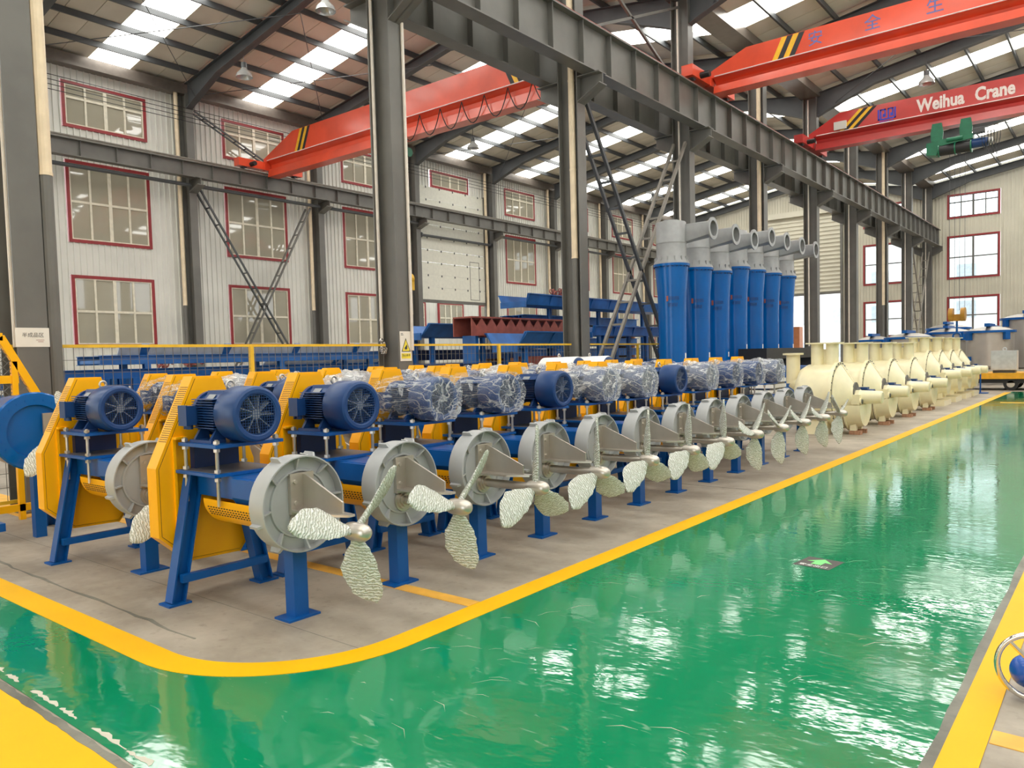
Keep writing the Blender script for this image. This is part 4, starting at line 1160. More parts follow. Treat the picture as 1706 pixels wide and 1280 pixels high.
VM = vessel_meshes()
# two short lines of faint dark lettering wrapped on each cone
lt = MB()
for row, (z, n) in enumerate(((-0.86, 7), (-1.02, 6))):
    for i in range(n):
        a = -1.35 + 0.115 * i
        c, s = math.cos(a), math.sin(a); r = 0.366
        if i == 0 and row == 0: continue
        lt.beam((r * c, r * s, z - 0.045), (r * c, r * s, z + 0.045), 0.004, 0.012, (c, s, 0))
        lt.beam((r * c - 0.012 * s, r * s + 0.012 * c, z + 0.03 * (1 if i % 2 else -1)), (r * c + 0.02 * -s, r * s + 0.02 * c, z + 0.03 * (1 if i % 2 else -1)), 0.004, 0.012, (c, s, 0))
VM['text'] = lt.mesh('lettering', 'blue_dark')
VM['mark'] = MB().beam((0.366 * math.cos(-1.42), 0.366 * math.sin(-1.42), -0.93), (0.366 * math.cos(-1.42), 0.366 * math.sin(-1.42), -0.80), 0.004, 0.05, (math.cos(-1.42), math.sin(-1.42), 0)).mesh('emblem', 'rust')
VY = [17.75, 19.15, 20.4, 21.7, 22.95, 24.3, 25.65]
for k, yy in enumerate(VY):
    z = 3.95 if k < 3 else 4.16
    t = thing('conical_cleaner', 'tall blue conical cleaner with grey head, %s from the lattice brace' % ordn[k], 'vessel', (-9.0, yy, z), 0, 'blue conical cleaners')
    for key, nm in (('body', 'cone_body'), ('seam', 'weld_seam'), ('bolts', 'flange_bolts'), ('head', 'head'), ('gussets', 'head_gussets'), ('inlet', 'inlet_duct'), ('iflange', 'inlet_flange'), ('tag', 'tag'), ('text', 'lettering'), ('mark', 'emblem')):
        link(nm, VM[key], t)
    MB().cyl((0, 0, -z), (0, 0, -3.88), 0.36, n=24).build('base_ring', 'vessel_blue', t, 40)
# dark slab on blue boxes in front of the last vessels
t = thing('steel_table', 'black-topped stand in front of the last blue vessels', 'stand', (-8.1, 22.6, 0))
MB().box(-0.4, 0.4, -1.9, 2.6, 1.50, 1.80).build('slab', 'black', t)
for sy in (-1.7, 0.2, 2.4): MB().box(-0.35, 0.35, sy - 0.15, sy + 0.15, 0, 1.5).build('leg', 'steel_dark', t)
for i, yy in enumerate((18.0, 19.6)):
    t = thing('blue_crate', 'deep blue steel crate behind the last agitators, %s' % ('first' if i == 0 else 'second'), 'crate', (-7.0, yy + 1.2, 0), 0, 'blue crates')
    MB().box(-0.55, 0.55, -0.65, 0.65, 0.1, 1.25).build('body', 'blue', t)
    MB().box(-0.58, 0.58, -0.68, 0.68, 1.25, 1.31).build('lid', 'blue', t)
    for sx in (-0.45, 0.45): MB().box(sx - 0.05, sx + 0.05, -0.6, 0.6, 0, 0.1).build('skid', 'blue_dark', t)
t = thing('louvre_stack', 'stack of white slatted panels behind the last agitators', 'panels', (-6.5, 16.9, 0))
for i in range(8): MB().box(-0.5, 0.5, -0.4, 0.4, 0.16 + 0.125 * i, 0.24 + 0.125 * i).build('slat', 'white', t)
MB().box(-0.48, -0.42, -0.38, 0.38, 0, 1.16).box(0.42, 0.48, -0.38, 0.38, 0, 1.16).build('stack_frame', 'steel', t)

# ------------------------------------------------------------------ wire fence between the centre columns
def fence(ya, yb, label):
    t = thing('wire_fence', label, 'fence', (-10.6, ya, 0), 0, 'yellow wire fence bays')
    L_ = yb - ya
    pst = MB().box(-0.03, 0.03, -0.03, 0.03, 0, 2.03).box(-0.07, 0.07, -0.07, 0.07, 0, 0.012).mesh('post', 'fence_yellow')
    link('post', pst, t, (0, L_ / 2, 0))
    MB().box(-0.02, 0.02, 0, L_, 1.99, 2.03).build('top_rail', 'fence_yellow', t); MB().box(-0.02, 0.02, 0, L_, 0.1, 0.14).build('bottom_rail', 'fence_yellow', t)
    w = MB(); y = 0.06
    while y < L_:
        w.box(-0.003, 0.003, y - 0.003, y + 0.003, 0.14, 1.99); y += 0.12
    z = 0.3
    while z < 1.95:
        w.box(-0.003, 0.003, 0, L_, z - 0.003, z + 0.003); z += 0.17
    w.build('wire_mesh', 'steel', t)
fence(YF[2] + 0.25, YF[3] - 0.25, 'yellow wire fence between the paper-notice column and the warning-sign column')
fence(YF[3] + 0.25, YF[4] - 0.25, 'yellow wire fence beside the red sheeted frames')
fence(YF[4] + 0.25, YF[5] - 0.25, 'yellow wire fence at the foot of the lattice cross brace')
fence(YF[1] + 0.25, YF[2] - 0.25, 'yellow wire fence before the paper-notice column')

# yellow stair guard at the near column
t = thing('stair_guard', 'yellow sloping stair rail with diamond mesh beside the paper-notice column', 'railing', (-9.95, 0, 0))
MB().beam((0, 3.2, 2.10), (0, 3.80, 0.92), 0.06, 0.085).build('sloping_rail', 'yellow', t)
MB().beam((0, 2.2, 2.10), (0, 3.22, 2.10), 0.06, 0.085).build('top_rail', 'yellow', t)
for yy, zt in ((3.32, 1.82), (2.4, 2.08), (3.76, 1.0)): MB().box(-0.03, 0.03, yy - 0.03, yy + 0.03, 0, zt).build('post', 'yellow', t)
MB().box(-0.02, 0.02, 2.2, 3.36, 1.57, 1.66).build('mid_rail', 'yellow', t); MB().box(-0.03, 0.03, 2.2, 3.78, 0.1, 0.18).build('bottom_rail', 'yellow', t)
w = MB()
for i in range(-12, 34):
    for sg in (-1, 1):
        pts = []
        for q in range(25):
            y = 2.0 + 0.09 * i + sg * 0.05 * q; z = 0.9 + 0.05 * q
            lim = 2.08 if y < 3.2 else 2.08 - (y - 3.2) * 1.97
            if 2.22 < y < 3.7 and z < lim: pts.append((0, y, z))
        if len(pts) > 1: w.beam(pts[0], pts[-1], 0.006, 0.006)
w.build('diamond_mesh', 'steel', t)
t = thing('cable_coil', 'black cable coil lying behind the yellow stair rail', 'cable', (-11.3, 2.9, 0))
MB().torus((0, 0, 0.03), 0.34, 0.022, 'z', 32, 8).torus((0.03, 0.02, 0.07), 0.30, 0.022, 'z', 32, 8).torus((-0.02, 0, 0.11), 0.32, 0.022, 'z', 32, 8).build('loops', 'black', t, 60)

# ------------------------------------------------------------------ stored blue frames behind the fence
def trough(label, x, y, z, L_, w, h, flare, legs, m='conv_blue', rz=0.0, top=None, leg_m='conv_blue'):
    t = thing('conveyor_trough', label, 'conveyor', (x, y, 0), rz, 'blue conveyor sections stored behind the fence')
    th = 0.02
    MB().box(-w / 2, w / 2, 0, L_, z, z + th).build('floor_plate', m, t)
    for s in (-1, 1):
        MB().prism([(s * w / 2, z), (s * (w / 2 + flare), z + h), (s * (w / 2 + flare + 0.08), z + h), (s * (w / 2 + flare + 0.08), z + h - 0.03), (s * (w / 2 + flare + 0.02), z + h - 0.03), (s * (w / 2 + 0.02), z)], 0, L_, 'xz').build('side_plate', m, t)
    for s in (-1, 1):
        rib = MB().prism([(s * (w / 2 + 0.02), z), (s * (w / 2 + flare + 0.07), z + h - 0.03), (s * (w / 2 + flare + 0.01), z + h - 0.03)], -0.03, 0.03, 'xz').mesh('rib', m)
        for i in range(int(L_ / 1.2) + 1): link('rib', rib, t, (0, min(L_ - 0.05, 0.05 + 1.2 * i), 0))
    MB().box(-w / 2 - 0.05, w / 2 + 0.05, -0.05, 0.0, z - 0.08, z + h * 0.3).build('end_plate', m, t)
    for yy in legs:
        for s in (-1, 1):
            MB().ibeam((s * w * 0.42, yy, z), (s * w * 0.42, yy, 0), 0.12, 0.12, 0.014, 0.014, (0, 1, 0)).build('leg', leg_m, t)
        MB().beam((-w * 0.42, yy, z * 0.45), (w * 0.42, yy, z * 0.45), 0.08, 0.08, (0, 1, 0)).build('leg_tie', leg_m, t)
    if top:
        MB().box(-w / 2 - flare, w / 2 + flare, 0.2, L_ - 0.2, z + h, z + h + 0.02).build('top_sheet', top, t)
    return t
def frame(label, x, y, z, L_, w, legs, sheet=None, m='conv_blue', tilt=0.0):
    t = thing('support_frame', label, 'frame', (x, y, 0), tilt, 'blue support frames stored behind the fence')
    for sgn in (-1, 1): MB().ibeam((sgn * w / 2, 0, z), (sgn * w / 2, L_, z), 0.1, 0.16, 0.012, 0.012, (1, 0, 0)).build('side_rail', m, t)
    tie = MB().box(-w / 2, w / 2, -0.03, 0.03, z - 0.06, z - 0.0).mesh('cross_tie', m)
    for i in range(int(L_ / 1.1) + 1): link('cross_tie', tie, t, (0, min(L_ - 0.05, 0.05 + 1.1 * i), 0))
    for yy in legs:
        for sgn in (-1, 1): MB().ibeam((sgn * w / 2, yy, z - 0.08), (sgn * w / 2, yy, 0), 0.11, 0.11, 0.012, 0.012, (0, 1, 0)).build('leg', m, t)
        MB().beam((w / 2, yy, z - 0.1), (w / 2, yy + 0.5, z * 0.55), 0.05, 0.05).build('knee_brace', m, t)
    if sheet:
        ya, yb, h = sheet
        MB().prism([(-w / 2 - 0.05, z + 0.08), (w / 2, z + 0.08), (w / 2 + 0.10, z + 0.08 + h), (w / 2 + 0.08, z + 0.09 + h), (w / 2 - 0.02, z + 0.10), (-w / 2 - 0.05, z + 0.10)], ya, yb, 'xz').build('folded_sheet', 'pale_sheet', t)
        fin = MB().prism([(w / 2, z + 0.08), (w / 2 + 0.16, z + 0.08 + h), (w / 2 + 0.1, z + 0.12 + h)], -0.02, 0.12, 'xz').mesh('sheet_lug', m)
        q = ya + 0.4
        while q < yb: link('sheet_lug', fin, t, (0, q, 0)); q += 1.6
    return t
frame('long blue frame carrying a folded pale sheet behind the first fence bay', -14.2, 5.9, 1.86, 6.4, 0.9, (0.8, 3.6, 6.0), (0.3, 6.0, 0.16))
frame('low blue frame lying just behind the first fence bay', -12.6, 4.6, 1.15, 7.0, 0.7, (0.6, 3.4, 6.6))
frame('plain blue frame standing behind the folded pale sheet', -16.2, 6.4, 1.62, 7.7, 0.9, (0.6, 4.4, 7.3), (4.0, 7.5, 0.1))
frame('short dark blue frame beside the stair rail', -13.4, 4.4, 1.62, 2.2, 0.5, (0.3, 1.8), None, 'blue')
trough('blue flared trough section next to the red sawtooth cover', -15.2, 14.6, 2.34, 3.0, 0.8, 0.36, 0.3, (0.5, 2.6))
trough('blue flared trough section in front of the red sawtooth cover', -12.2, 15.0, 1.95, 2.7, 0.7, 0.42, 0.26, (0.4, 2.3))
trough('long blue trough raised above the other sections behind the fence', -15.0, 18.9, 3.36, 9.5, 0.9, 0.34, 0.1, (2.4, 5.5, 8.8))
trough('long blue trough below the raised one behind the lattice brace', -13.2, 19.9, 2.35, 6.6, 0.8, 0.3, 0.06, (0.8, 3.5, 6.2))
trough('lowest blue trough behind the lattice brace', -11.9, 18.0, 1.2, 6.6, 0.7, 0.3, 0.12, (0.5, 3.3, 6.1))
def beam_stack(label, x, y, L_, nw, nh, m, rz=0.0):
    t = thing('steel_section_stack', label, 'steel sections', (x, y, 0), rz, 'stacks of blue steel sections')
    bm_ = MB().ibeam((0, 0, 0), (0, L_, 0), 0.22, 0.3, 0.02, 0.016, (1, 0, 0)).mesh('steel_section', m)
    dn = MB().box(-0.05, nw * 0.26 + 0.05, -0.06, 0.06, 0, 0.1).mesh('dunnage', 'wood')
    for j in range(nh):
        for q in (0.5, L_ - 0.6): link('dunnage', dn, t, (-0.13, q, j * 0.405))
        for i in range(nw):
            link('steel_section', bm_, t, (0.26 * i, random.uniform(-0.15, 0.15), 0.1 + 0.15 + j * 0.405))
    return t
beam_stack('stack of blue steel sections behind the folded pale sheet', -18.6, 6.0, 7.5, 4, 4, 'conv_blue')
beam_stack('stack of deep blue steel sections behind the red sawtooth cover', -17.2, 14.6, 6.0, 5, 5, 'blue_dark')
beam_stack('long stack of blue steel sections behind the raised trough', -17.6, 21.4, 8.0, 5, 8, 'conv_blue')
beam_stack('stack of deep blue steel sections close behind the second fence bay', -13.7, 12.45, 1.9, 6, 4, 'blue_dark')
# red oxide sawtooth covers
t = thing('sawtooth_cover', 'long red oxide sheet with sawtooth edge on blue supports', 'cover', (-13.6, 14.6, 0))
zz_ = []
for i in range(12):
    zz_ += [(0.4 * i, 2.77), (0.4 * i + 0.2, 2.55)]
MB().prism([(0, 2.30), (4.8, 2.42)] + [(4.8, 2.78)] + [(a, b) for a, b in zz_[::-1]], 0.62, 0.64, 'yz').build('sawtooth_sheet', 'rust', t)
MB().box(0.0, 0.66, 0.0, 4.8, 2.76, 2.80).build('top_flange', 'rust', t)
MB().box(0.0, 0.03, 0, 4.8, 2.30, 2.78).build('back_sheet', 'rust', t)
for yy in (0.3, 2.4, 4.5): MB().box(0.1, 0.55, yy - 0.06, yy + 0.06, 0, 2.32).build('support', 'conv_blue', t)
t = thing('red_sheet_stack', 'red corrugated sheets leaning under the flared blue trough', 'sheets', (-12.3, 16.35, 0))
for i in range(3): MB().beam((0.06 * i, 0, 0.1), (0.06 * i + 0.12, 0, 1.75), 0.02, 1.7, (1, 0, 0)).build('sheet', 'rust', t)
for i in range(2): MB().box(-0.3, 0.3, -0.8 + 1.2 * i, -0.7 + 1.2 * i, 0, 0.1).build('bearer', 'wood', t)
# hoses and bundles
for i, (x, y, z, lab) in enumerate(((-15.0, 21.4, 3.74, 'rusty chain bundle on the blue trough beside the downpipe column'), (-16.2, 8.6, 1.7, 'brown chain heap on the blue frame behind the folded sheet'))):
    mb = MB(); rn = random.Random(i)
    for q in range(26): mb.torus((rn.uniform(-0.25, 0.25), rn.uniform(-0.5, 0.5), rn.uniform(0.05, 0.2)), 0.07, 0.02, rn.choice('xyz'), 10, 6)
    o = mb.build('chain_bundle', 'rust', None, 60); o.location = (x, y, z); tag(o, lab, 'chain')

# ------------------------------------------------------------------ overhead cranes
def crane(name, label, y, xa, xb, z0, z1, m, fasc, taper=2.0, slant=0.45, fasc2=0.9):
    t = thing(name, label, 'crane', (0, y, 0), 0, 'overhead travelling cranes')
    zm = z0 + (z1 - z0) * 0.42
    # closed box upper girder with tapering ends
    top = [(xa, zm), (xb, zm), (xb, zm + 0.12), (xb - taper, z1), (xa + taper, z1), (xa, zm + 0.12)]
    MB().prism(top, -0.26, 0.26, 'xz').build('box_girder', m, t)
    hb_ = (z1 - z0) * 0.2
    MB().prism([(-0.22, zm), (0.22, zm), (0.08, zm - 0.12), (0.06, z0 + hb_), (-0.06, z0 + hb_), (-0.08, zm - 0.12)], xa + 0.24, xb - 0.24, 'yz').build('web', m, t)
    MB().prism([(-0.24, z0), (0.24, z0), (0.2, z0 + hb_), (-0.2, z0 + hb_)], xa + 0.24, xb - 0.24, 'yz').build('bottom_flange', m, t)
    MB().cyl((xa + 0.3, -0.3, zm + 0.01), (xb - 0.3, -0.3, zm + 0.01), 0.016, n=6).build('cable_rail', 'pale_text', t)
    for x, s in ((xa, 1), (xb, -1)):
        e = MB().box(x - 0.17, x + 0.17, -1.5, 1.5, 9.64, 9.95).build('end_carriage', m, t)
        for q in (-1.2, 1.2):
            MB().cyl((x - 0.09, q, 9.69), (x + 0.09, q, 9.69), 0.12, n=16).build('wheel', 'steel_dark', e)
        MB().cyl((x + 0.17 * s, -0.95, 9.75), (x + 0.45 * s, -0.95, 9.75), 0.09, n=12).build('drive_motor', 'black', e)
        MB().box(x + 0.1 * s - 0.1, x + 0.1 * s + 0.1, -0.3, 0.3, 9.62, max(zm, 9.8)).build('end_plate', m, e)
    for x, sg in ((xa + taper + fasc, 1), (xb - taper - fasc2, -1)):
        for i, mm in enumerate(('stripe_yellow', 'black', 'stripe_yellow', 'black')):
            a = x + sg * 0.16 * i; h = z1 - zm
            MB().prism([(a, zm + 0.03), (a + 0.15 * sg, zm + 0.03), (a + 0.15 * sg + h * slant * sg, z1 - 0.01), (a + h * slant * sg, z1 - 0.01)], -0.264, -0.26, 'xz').build('hazard_stripe', mm, t)
    return t, zm
c1, zm = crane('overhead_crane', 'orange-red overhead crane spanning the hall with the ribbed window wall', 19.0, -27.72, -11.23, 9.35, 10.85, 'crane_red', 0.1)
fe = MB(); n = 9
for i in range(n):
    x0 = -19.6 + 0.95 * i
    pts = [(x0 + 0.95 * q / 8, -0.3, zm - 0.05 - 0.75 * (1 - (2 * q / 8 - 1) ** 2)) for q in range(9)]
    MB().tube(pts, 0.016, 6).build('festoon_cable', 'black', c1, 60)
h = MB().sphere((-19.9, -0.1, 9.0), 0.24, 16, 10).box(-20.0, -19.8, -0.1, 0.1, 9.15, 9.4).build('hoist_motor', 'teal', c1, 60)
MB().cyl((-20.6, 0.2, 9.0), (-19.7, 0.2, 9.0), 0.16, n=16).build('hoist_drum', 'green_hoist', h, 40)
MB().tube([(-19.93, 0.1, 8.9), (-19.93, 0.1, 4.6)], 0.01, 6).tube([(-19.83, 0.1, 8.9), (-19.83, 0.1, 4.6)], 0.01, 6).build('hoist_rope', 'black', c1)
hb = MB().box(-20.02, -19.68, -0.02, 0.22, 4.2, 4.65).cyl((-19.85, 0, 4.6), (-19.85, 0.2, 4.6), 0.2, n=18).build('hook_block', 'stripe_yellow', c1, 30)
MB().torus((-19.85, 0.1, 4.02), 0.11, 0.03, 'y', 16, 8).build('hook', 'steel_dark', hb, 60)
c2, zm2 = crane('overhead_crane', 'orange-red overhead crane lettered with blue characters', 22.3, -9.97, 7.0, 9.4, 10.47, 'crane_red', 0.75, 1.25, 0.45)
for i, ch in enumerate('安全生产'):
    me = text_mesh('lettering', ch, 0.42, 'blue_text', 0.002)
    link('lettering', me, c2, (-6.78 + 1.45 * i, -0.263, 10.17), (PI / 2, 0, 0))
c3, zm3 = crane('overhead_crane', 'crimson overhead crane with large pale lettering and a green hoist', 31.8, -9.97, 7.0, 9.55, 10.8, 'crane_red2', 0.0, 1.15, 1.0)
for txt, x in (('Weihua', -5.38), ('Crane', -3.72)):
    link('lettering', text_mesh('lettering', txt, 0.62, 'pale_text', 0.002, 0.022, 0.76), c3, (x, -0.263, 10.42), (PI / 2, 0, 0))
lg = MB()
for q in (-0.22, 0.04):
    lg.box(q, q + 0.05, -0.267, -0.262, 10.25, 10.6).box(q, q + 0.2, -0.267, -0.262, 10.55, 10.6).box(q + 0.15, q + 0.2, -0.267, -0.262, 10.3, 10.6).box(q + 0.09, q + 0.15, -0.267, -0.262, 10.3, 10.42)
lg.box(-0.3, 0.32, -0.267, -0.262, 10.2, 10.25).box(-0.3, -0.25, -0.267, -0.262, 10.2, 10.6).box(0.27, 0.32, -0.267, -0.262, 10.2, 10.6)
o = lg.build('emblem', 'logo_blue', c3); o.location.x = -7.15
link('lettering', text_mesh('lettering', 'WEIHUA', 0.13, 'logo_blue', 0.002), c3, (-7.15, -0.263, 10.13), (PI / 2, 0, 0))
MB().box(-9.0, -8.55, -0.36, -0.27, 10.15, 10.45).build('control_box', 'clad', c3)
# hoist of the lettered crane, hanging from the bottom flange
hs = thing('rope_hoist', 'green wire-rope hoist with black drum hanging from the crimson crane', 'hoist', (-4.85, 31.5, 0))
for x in (-0.62, 0.28):
    MB().prism([(x - 0.18, 9.05), (x + 0.18, 9.05), (x + 0.2, 9.35), (x + 0.15, 9.68), (x - 0.15, 9.68), (x - 0.2, 9.35)], -0.06, 0.02, 'xz').build('trolley_plate', 'green_hoist', hs)
    MB().cyl((x, 0.02, 9.52), (x, 0.22, 9.52), 0.09, n=14).build('trolley_wheel', 'steel_dark', hs, 40)
MB().prism([(-0.95, 8.6), (-0.62, 8.55), (-0.55, 8.85), (0.5, 8.95), (0.5, 9.12), (-0.95, 9.02)], -0.1, 0.35, 'xz').build('hoist_frame', 'green_hoist', hs)
MB().cyl((-0.55, 0.05, 8.72), (0.45, 0.05, 8.72), 0.19, n=24).build('rope_drum', 'black', hs, 40)
MB().cyl((0.45, 0.05, 8.78), (0.95, 0.05, 8.78), 0.16, n=20).build('hoist_motor', 'motor_blue', hs, 40)
MB().box(0.5, 0.85, -0.16, 0.16, 9.1, 9.24).build('limit_box', 'steel_dark', hs)
for x in (-0.56, -0.05, 0.44): MB().cyl((x - 0.02, 0.05, 8.72), (x + 0.02, 0.05, 8.72), 0.225, n=24).build('drum_flange', 'green_hoist', hs, 40)
MB().cyl((0.95, 0.05, 8.78), (1.08, 0.05, 8.78), 0.12, n=18).build('brake_cover', 'clad', hs, 40)
MB().box(-0.62, 0.3, -0.04, 0.0, 8.98, 9.10).build('trolley_bar', 'green_hoist', hs)
MB().cyl((-0.3, -0.12, 9.02), (0.2, -0.12, 9.02), 0.07, n=14).build('travel_motor', 'green_hoist', hs, 40)
for i in range(5): MB().tube([(0.75 + 0.09 * i, -0.1, 9.25), (0.78 + 0.09 * i, -0.1, 8.75), (0.85 + 0.09 * i, -0.1, 8.45 - 0.05 * i), (0.95 + 0.09 * i, -0.1, 8.8), (0.97 + 0.09 * i, -0.1, 9.25)], 0.012, 6).build('control_cable', 'black', hs)
MB().cyl((0.5, -0.1, 9.26), (1.6, -0.1, 9.26), 0.012, n=6).build('cable_wire', 'steel_dark', hs)
for i in range(4): MB().cyl((-0.22 + 0.16 * i, 0.0, 3.0), (-0.22 + 0.16 * i, 0.0, 8.6), 0.008, n=6).build('rope', 'steel_dark', hs)
hk = MB().box(-0.18, 0.22, -0.1, 0.1, 2.62, 2.86).build('hook_block', 'hook_yellow', hs)
for s in (-0.16, 0.22): MB().cyl((s - 0.07, 0, 2.85), (s + 0.07, 0, 2.85), 0.24, n=20).build('sheave_cover', 'hook_yellow', hk, 40)
MB().cyl((0.02, 0, 2.2), (0.02, 0, 2.62), 0.035, n=10).torus((0.02, 0, 2.08), 0.12, 0.035, 'y', 18, 8).build('hook', 'blue', hk, 50)

# ------------------------------------------------------------------ bell-shaped high-bay lamps
lampm = dict(rod=MB().cyl((0, 0, 0.36), (0, 0, 1.5), 0.012, n=6).mesh('suspension_rod', 'steel_dark'), gear=MB().cyl((0, 0, 0.2), (0, 0, 0.38), 0.1, n=14).mesh('ballast', 'steel_dark', 40),
             shade=MB().lathe([(0.22, 0.08), (0.12, 0.14), (0.0, 0.26), (-0.12, 0.29), (-0.12, 0.28), (0.0, 0.25), (0.12, 0.13), (0.22, 0.07)], (0, 0, 0), 'z', 24).mesh('bell_shade', 'lamp_glass', 40))
for x, y, lab in ((-24.3, 15.8, 'bell-shaped pendant lamp over the near wall window bay'), (-18.1, 14.5, 'bell-shaped pendant lamp near the ridge of the window-wall hall'), (-24.6, 28.2, 'bell-shaped pendant lamp by the sectional door bay'),
                  (-6.2, 33.6, 'bell-shaped pendant lamp just above the crimson crane'), (-16.0, 39.5, 'bell-shaped pendant lamp towards the shutter door'), (-24.6, 46, 'bell-shaped pendant lamp at the far end of the window-wall hall')):
    t = thing('high_bay_lamp', lab, 'lamp', (x, y, 11.9), 0, 'bell pendant lamps')
    MB().cyl((0, 0, 0.36), (0, 0, roof_z(x) - 11.9 - (0.72 if abs(y - 15.8) < 0.2 else 0.22)), 0.012, n=6).build('suspension_rod', 'steel_dark', t); link('ballast', lampm['gear'], t); link('bell_shade', lampm['shade'], t)

# ------------------------------------------------------------------ signs
t = thing('warning_sign', 'white sign with yellow warning triangle on the second column', 'sign', (XC + 0.283, YF[3], 1.98))
MB().box(0, 0.008, -0.145, 0.135, -0.27, 0.27).build('plate', 'sign_white', t)
MB().prism([(-0.115, -0.10), (0.105, -0.10), (-0.005, 0.15)], 0.008, 0.010, 'yz').build('triangle_border', 'sign_dark', t)
MB().prism([(-0.092, -0.086), (0.082, -0.086), (-0.005, 0.115)], 0.010, 0.012, 'yz').build('triangle', 'sign_yellow', t)
MB().prism([(-0.045, -0.06), (0.02, -0.06), (0.03, 0.0), (0.005, 0.03), (-0.01, 0.0), (-0.04, -0.02)], 0.012, 0.014, 'yz').build('hand_symbol', 'sign_dark', t)
MB().box(0.008, 0.010, -0.12, 0.11, -0.225, -0.13).build('caption_band', 'sign_yellow', t)
link('lettering', text_mesh('lettering', '当心夹手', 0.052, 'sign_dark', 0.001), t, (0.0115, -0.005, -0.17), (PI / 2, 0, PI / 2))
MB().box(0.008, 0.010, -0.12, -0.06, 0.20, 0.21).box(0.008, 0.010, -0.12, -0.07, 0.225, 0.235).build('small_print', 'sign_dark', t)
t = thing('paper_notice', 'white paper notice with a line of faint characters on the near column', 'notice', (XC + 0.282, YF[2] - 0.13, 2.11))
MB().box(0, 0.005, -0.19, 0.18, -0.115, 0.115).build('sheet', 'sign_white', t)
link('lettering', text_mesh('lettering', '半成品区', 0.06, 'steel', 0.001), t, (0.0065, 0.0, 0.025), (PI / 2, 0, PI / 2))
MB().box(0.005, 0.0065, 0.03, 0.12, -0.035, -0.03).box(0.005, 0.0065, 0.05, 0.11, -0.055, -0.05).build('small_print', 'rust', t)
# floor exit arrow
t = thing('floor_arrow_sign', 'dark floor sticker with a green arrow on the green aisle', 'floor sign', (-1.92, 6.25, 0.003), -0.12)
MB().box(-0.145, 0.145, -0.15, 0.15, 0, 0.0015).build('sticker', 'sign_dark', t)
MB().prism([(-0.04, -0.05), (0.04, -0.05), (0.04, 0.03), (0.10, 0.02), (0.0, 0.125), (-0.10, 0.02), (-0.04, 0.03)], 0.0015, 0.003, 'xy').build('arrow', 'arrow_green', t)
link('lettering', text_mesh('lettering', '安全出口', 0.058, 'white', 0.0006), t, (0, -0.10, 0.0022))
# chain bunch on the second column
t = MB()
rn = random.Random(5)
for q in range(16): t.torus((rn.uniform(-0.03, 0.03), rn.uniform(-0.05, 0.05), rn.uniform(-0.14, 0.1)), 0.035, 0.010, rn.choice('xyz'), 10, 6)
o = t.build('pipe_valve', 'chrome', None, 60); o.location = (XC - 0.08, YF[3] - 0.22, 2.0); tag(o, 'bunch of metal chain hooks hung on the warning-sign column', 'chain')

# ------------------------------------------------------------------ flat cart, tanks and cabinet at the far end of the aisle
t = thing('transfer_cart', 'orange-yellow flat transfer cart parked across the end of the aisle', 'cart', (-1.2, 35.4, 0))
MB().box(-3.6, 4.0, -1.0, 1.2, 0.44, 0.66).build('deck', 'cart_yellow', t)
MB().box(-3.9, 3.6, -0.9, 1.1, 0.28, 0.44).build('chassis', 'black', t)
for x in (-2.3, 2.6):
    for y in (-0.8, 1.0):
        w = MB().cyl((x, y - 0.09, 0.24), (x, y + 0.09, 0.24), 0.24, n=24).build('wheel', 'black', t, 40); MB().cyl((x, y - 0.1, 0.24), (x, y - 0.088, 0.24), 0.13, n=18).build('hub', 'inox', w, 40)
t = thing('control_cabinet', 'grey control cabinet standing on the transfer cart', 'cabinet', (-3.75, 35.0, 0.66))
MB().box(-0.42, 0.42, -0.3, 0.3, 0.1, 0.85).build('body', 'cabinet', t); MB().box(-0.41, 0.41, -0.325, -0.3, 0.12, 0.83).build('door', 'cabinet', t)
MB().torus((0, 0, 0.9), 0.06, 0.018, 'y').build('lifting_eye', 'cabinet', t); MB().box(-0.36, 0.36, -0.25, 0.25, 0, 0.1).build('plinth', 'steel_dark', t)
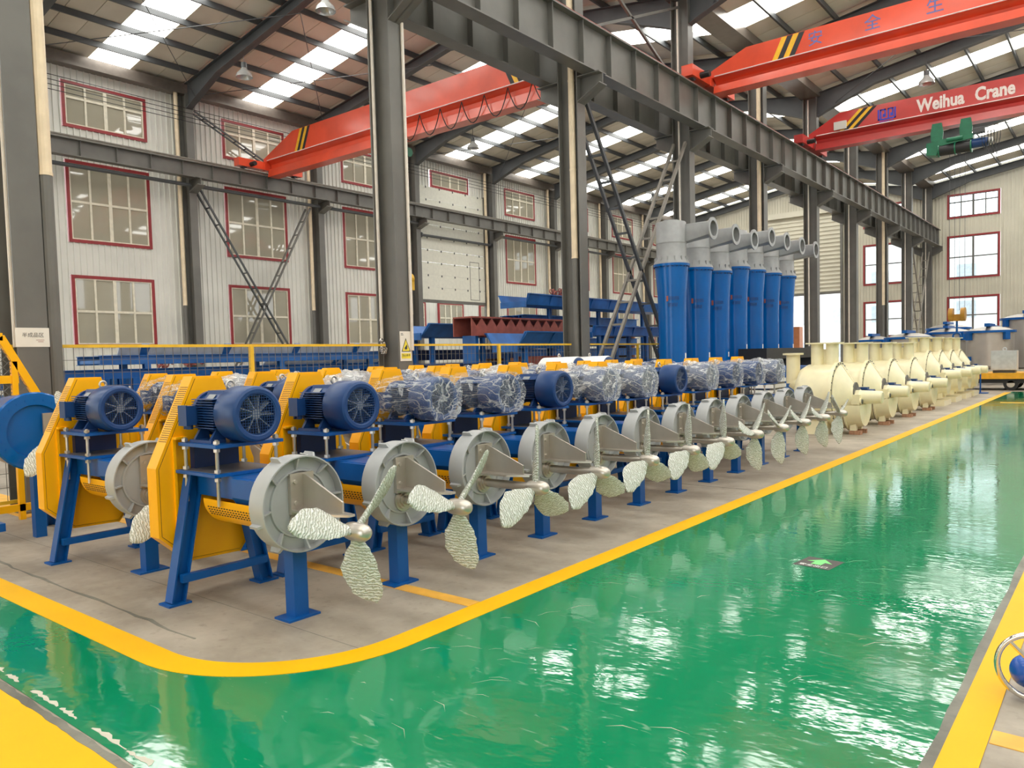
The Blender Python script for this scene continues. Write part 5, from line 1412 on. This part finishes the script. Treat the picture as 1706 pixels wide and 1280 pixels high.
def tank(x, y, r, zb, zt, label, m='inox_tank'):
    t = thing('steel_tank', label, 'tank', (x, y, 0), 0, 'blue-rimmed steel tanks')
    MB().lathe([(zb, 0.0), (zb, r * 0.9), (zb + 0.08, r), (zt, r)], (0, 0, 0), 'z', 40).build('shell', m, t, 40)
    MB().lathe([(zt - 0.07, r), (zt - 0.07, r + 0.09), (zt + 0.03, r + 0.09), (zt + 0.03, r)], (0, 0, 0), 'z', 40).build('rim', 'blue', t, 40)
    MB().lathe([(zt + 0.02, r), (zt + 0.12, r * 0.75), (zt + 0.2, r * 0.4), (zt + 0.22, 0.0)], (0, 0, 0), 'z', 40).build('dome_lid', 'inox_tank', t, 50)
    for i in range(4):
        a = PI / 4 + PI / 2 * i; c, s = math.cos(a), math.sin(a)
        MB().beam((c * (r + 0.03), s * (r + 0.03), 0), (c * (r + 0.03), s * (r + 0.03), zb + 0.5), 0.14, 0.1, (c, s, 0)).build('leg', 'blue', t)
        MB().beam((c * (r + 0.08), s * (r + 0.08), zt - 0.38), (c * (r + 0.08), s * (r + 0.08), zt - 0.05), 0.16, 0.22, (c, s, 0)).build('lifting_lug', 'blue', t)
    MB().box(-0.1, 0.1, -r, r, zt + 0.2, zt + 0.34).build('top_beam', 'blue', t)
for i, a in enumerate(((-4.85, 40.0, 0.92, 0.75, 2.35), (-3.75, 43.2, 1.0, 0.6, 2.95), (-2.1, 41.0, 1.0, 0.6, 3.0), (-2.6, 46.5, 1.1, 0.6, 3.6), (-0.4, 44.6, 1.0, 0.6, 3.2))):
    tank(*a, 'stainless tank with blue rim and dome lid behind the transfer cart, %s' % ordn[i])
for i, a in enumerate(((-10.3, 42.8, 0.8, 0.5, 2.15), (-8.2, 40.5, 1.0, 0.5, 2.2), (-6.9, 42.8, 0.95, 0.5, 2.4), (-7.6, 47, 1.0, 0.5, 2.7), (-5.4, 46.6, 0.9, 0.5, 2.4))):
    tank(*a, 'stainless tank with blue rim between the refiners and the end wall, %s' % ordn[i])
o = thing('barrier_post', 'slim blue barrier post with round foot at the end of the yellow line', 'post', (-4.2, 32.3, 0))
MB().cyl((0, 0, 0), (0, 0, 0.03), 0.26, n=24).build('foot', 'blue', o, 40); MB().cyl((0, 0, 0.03), (0, 0, 0.9), 0.025, n=10).build('pole', 'blue', o, 40)

# hand wheel at the right edge
t = thing('hand_wheel_valve', 'blue valve with a chrome hand wheel standing beside the right yellow line', 'valve', (-0.325, 4.3, 0), 0.1)
MB().torus((0, 0, 0.178), 0.158, 0.0135, 'y', 48, 12).build('hand_wheel', 'chrome', t, 60)
for i in range(3):
    a = 2 * PI * i / 3 + 2.35; MB().cyl((0.0, 0, 0.178), (0.155 * math.cos(a), 0, 0.178 + 0.155 * math.sin(a)), 0.010, n=10).build('spoke', 'chrome', t, 60)
MB().sphere((-0.03, 0.10, 0.12), 0.08, 24, 16).build('bonnet', 'bright_blue', t, 60)
MB().cyl((0, -0.03, 0.178), (0, 0.08, 0.165), 0.02, n=12).build('stem', 'chrome', t, 60)
MB().cyl((0.06, 0.16, 0.0), (0.06, 0.16, 0.13), 0.05, n=20).cyl((0.06, 0.16, 0), (0.06, 0.16, 0.02), 0.09, n=20).build('body', 'bright_blue', t, 40)
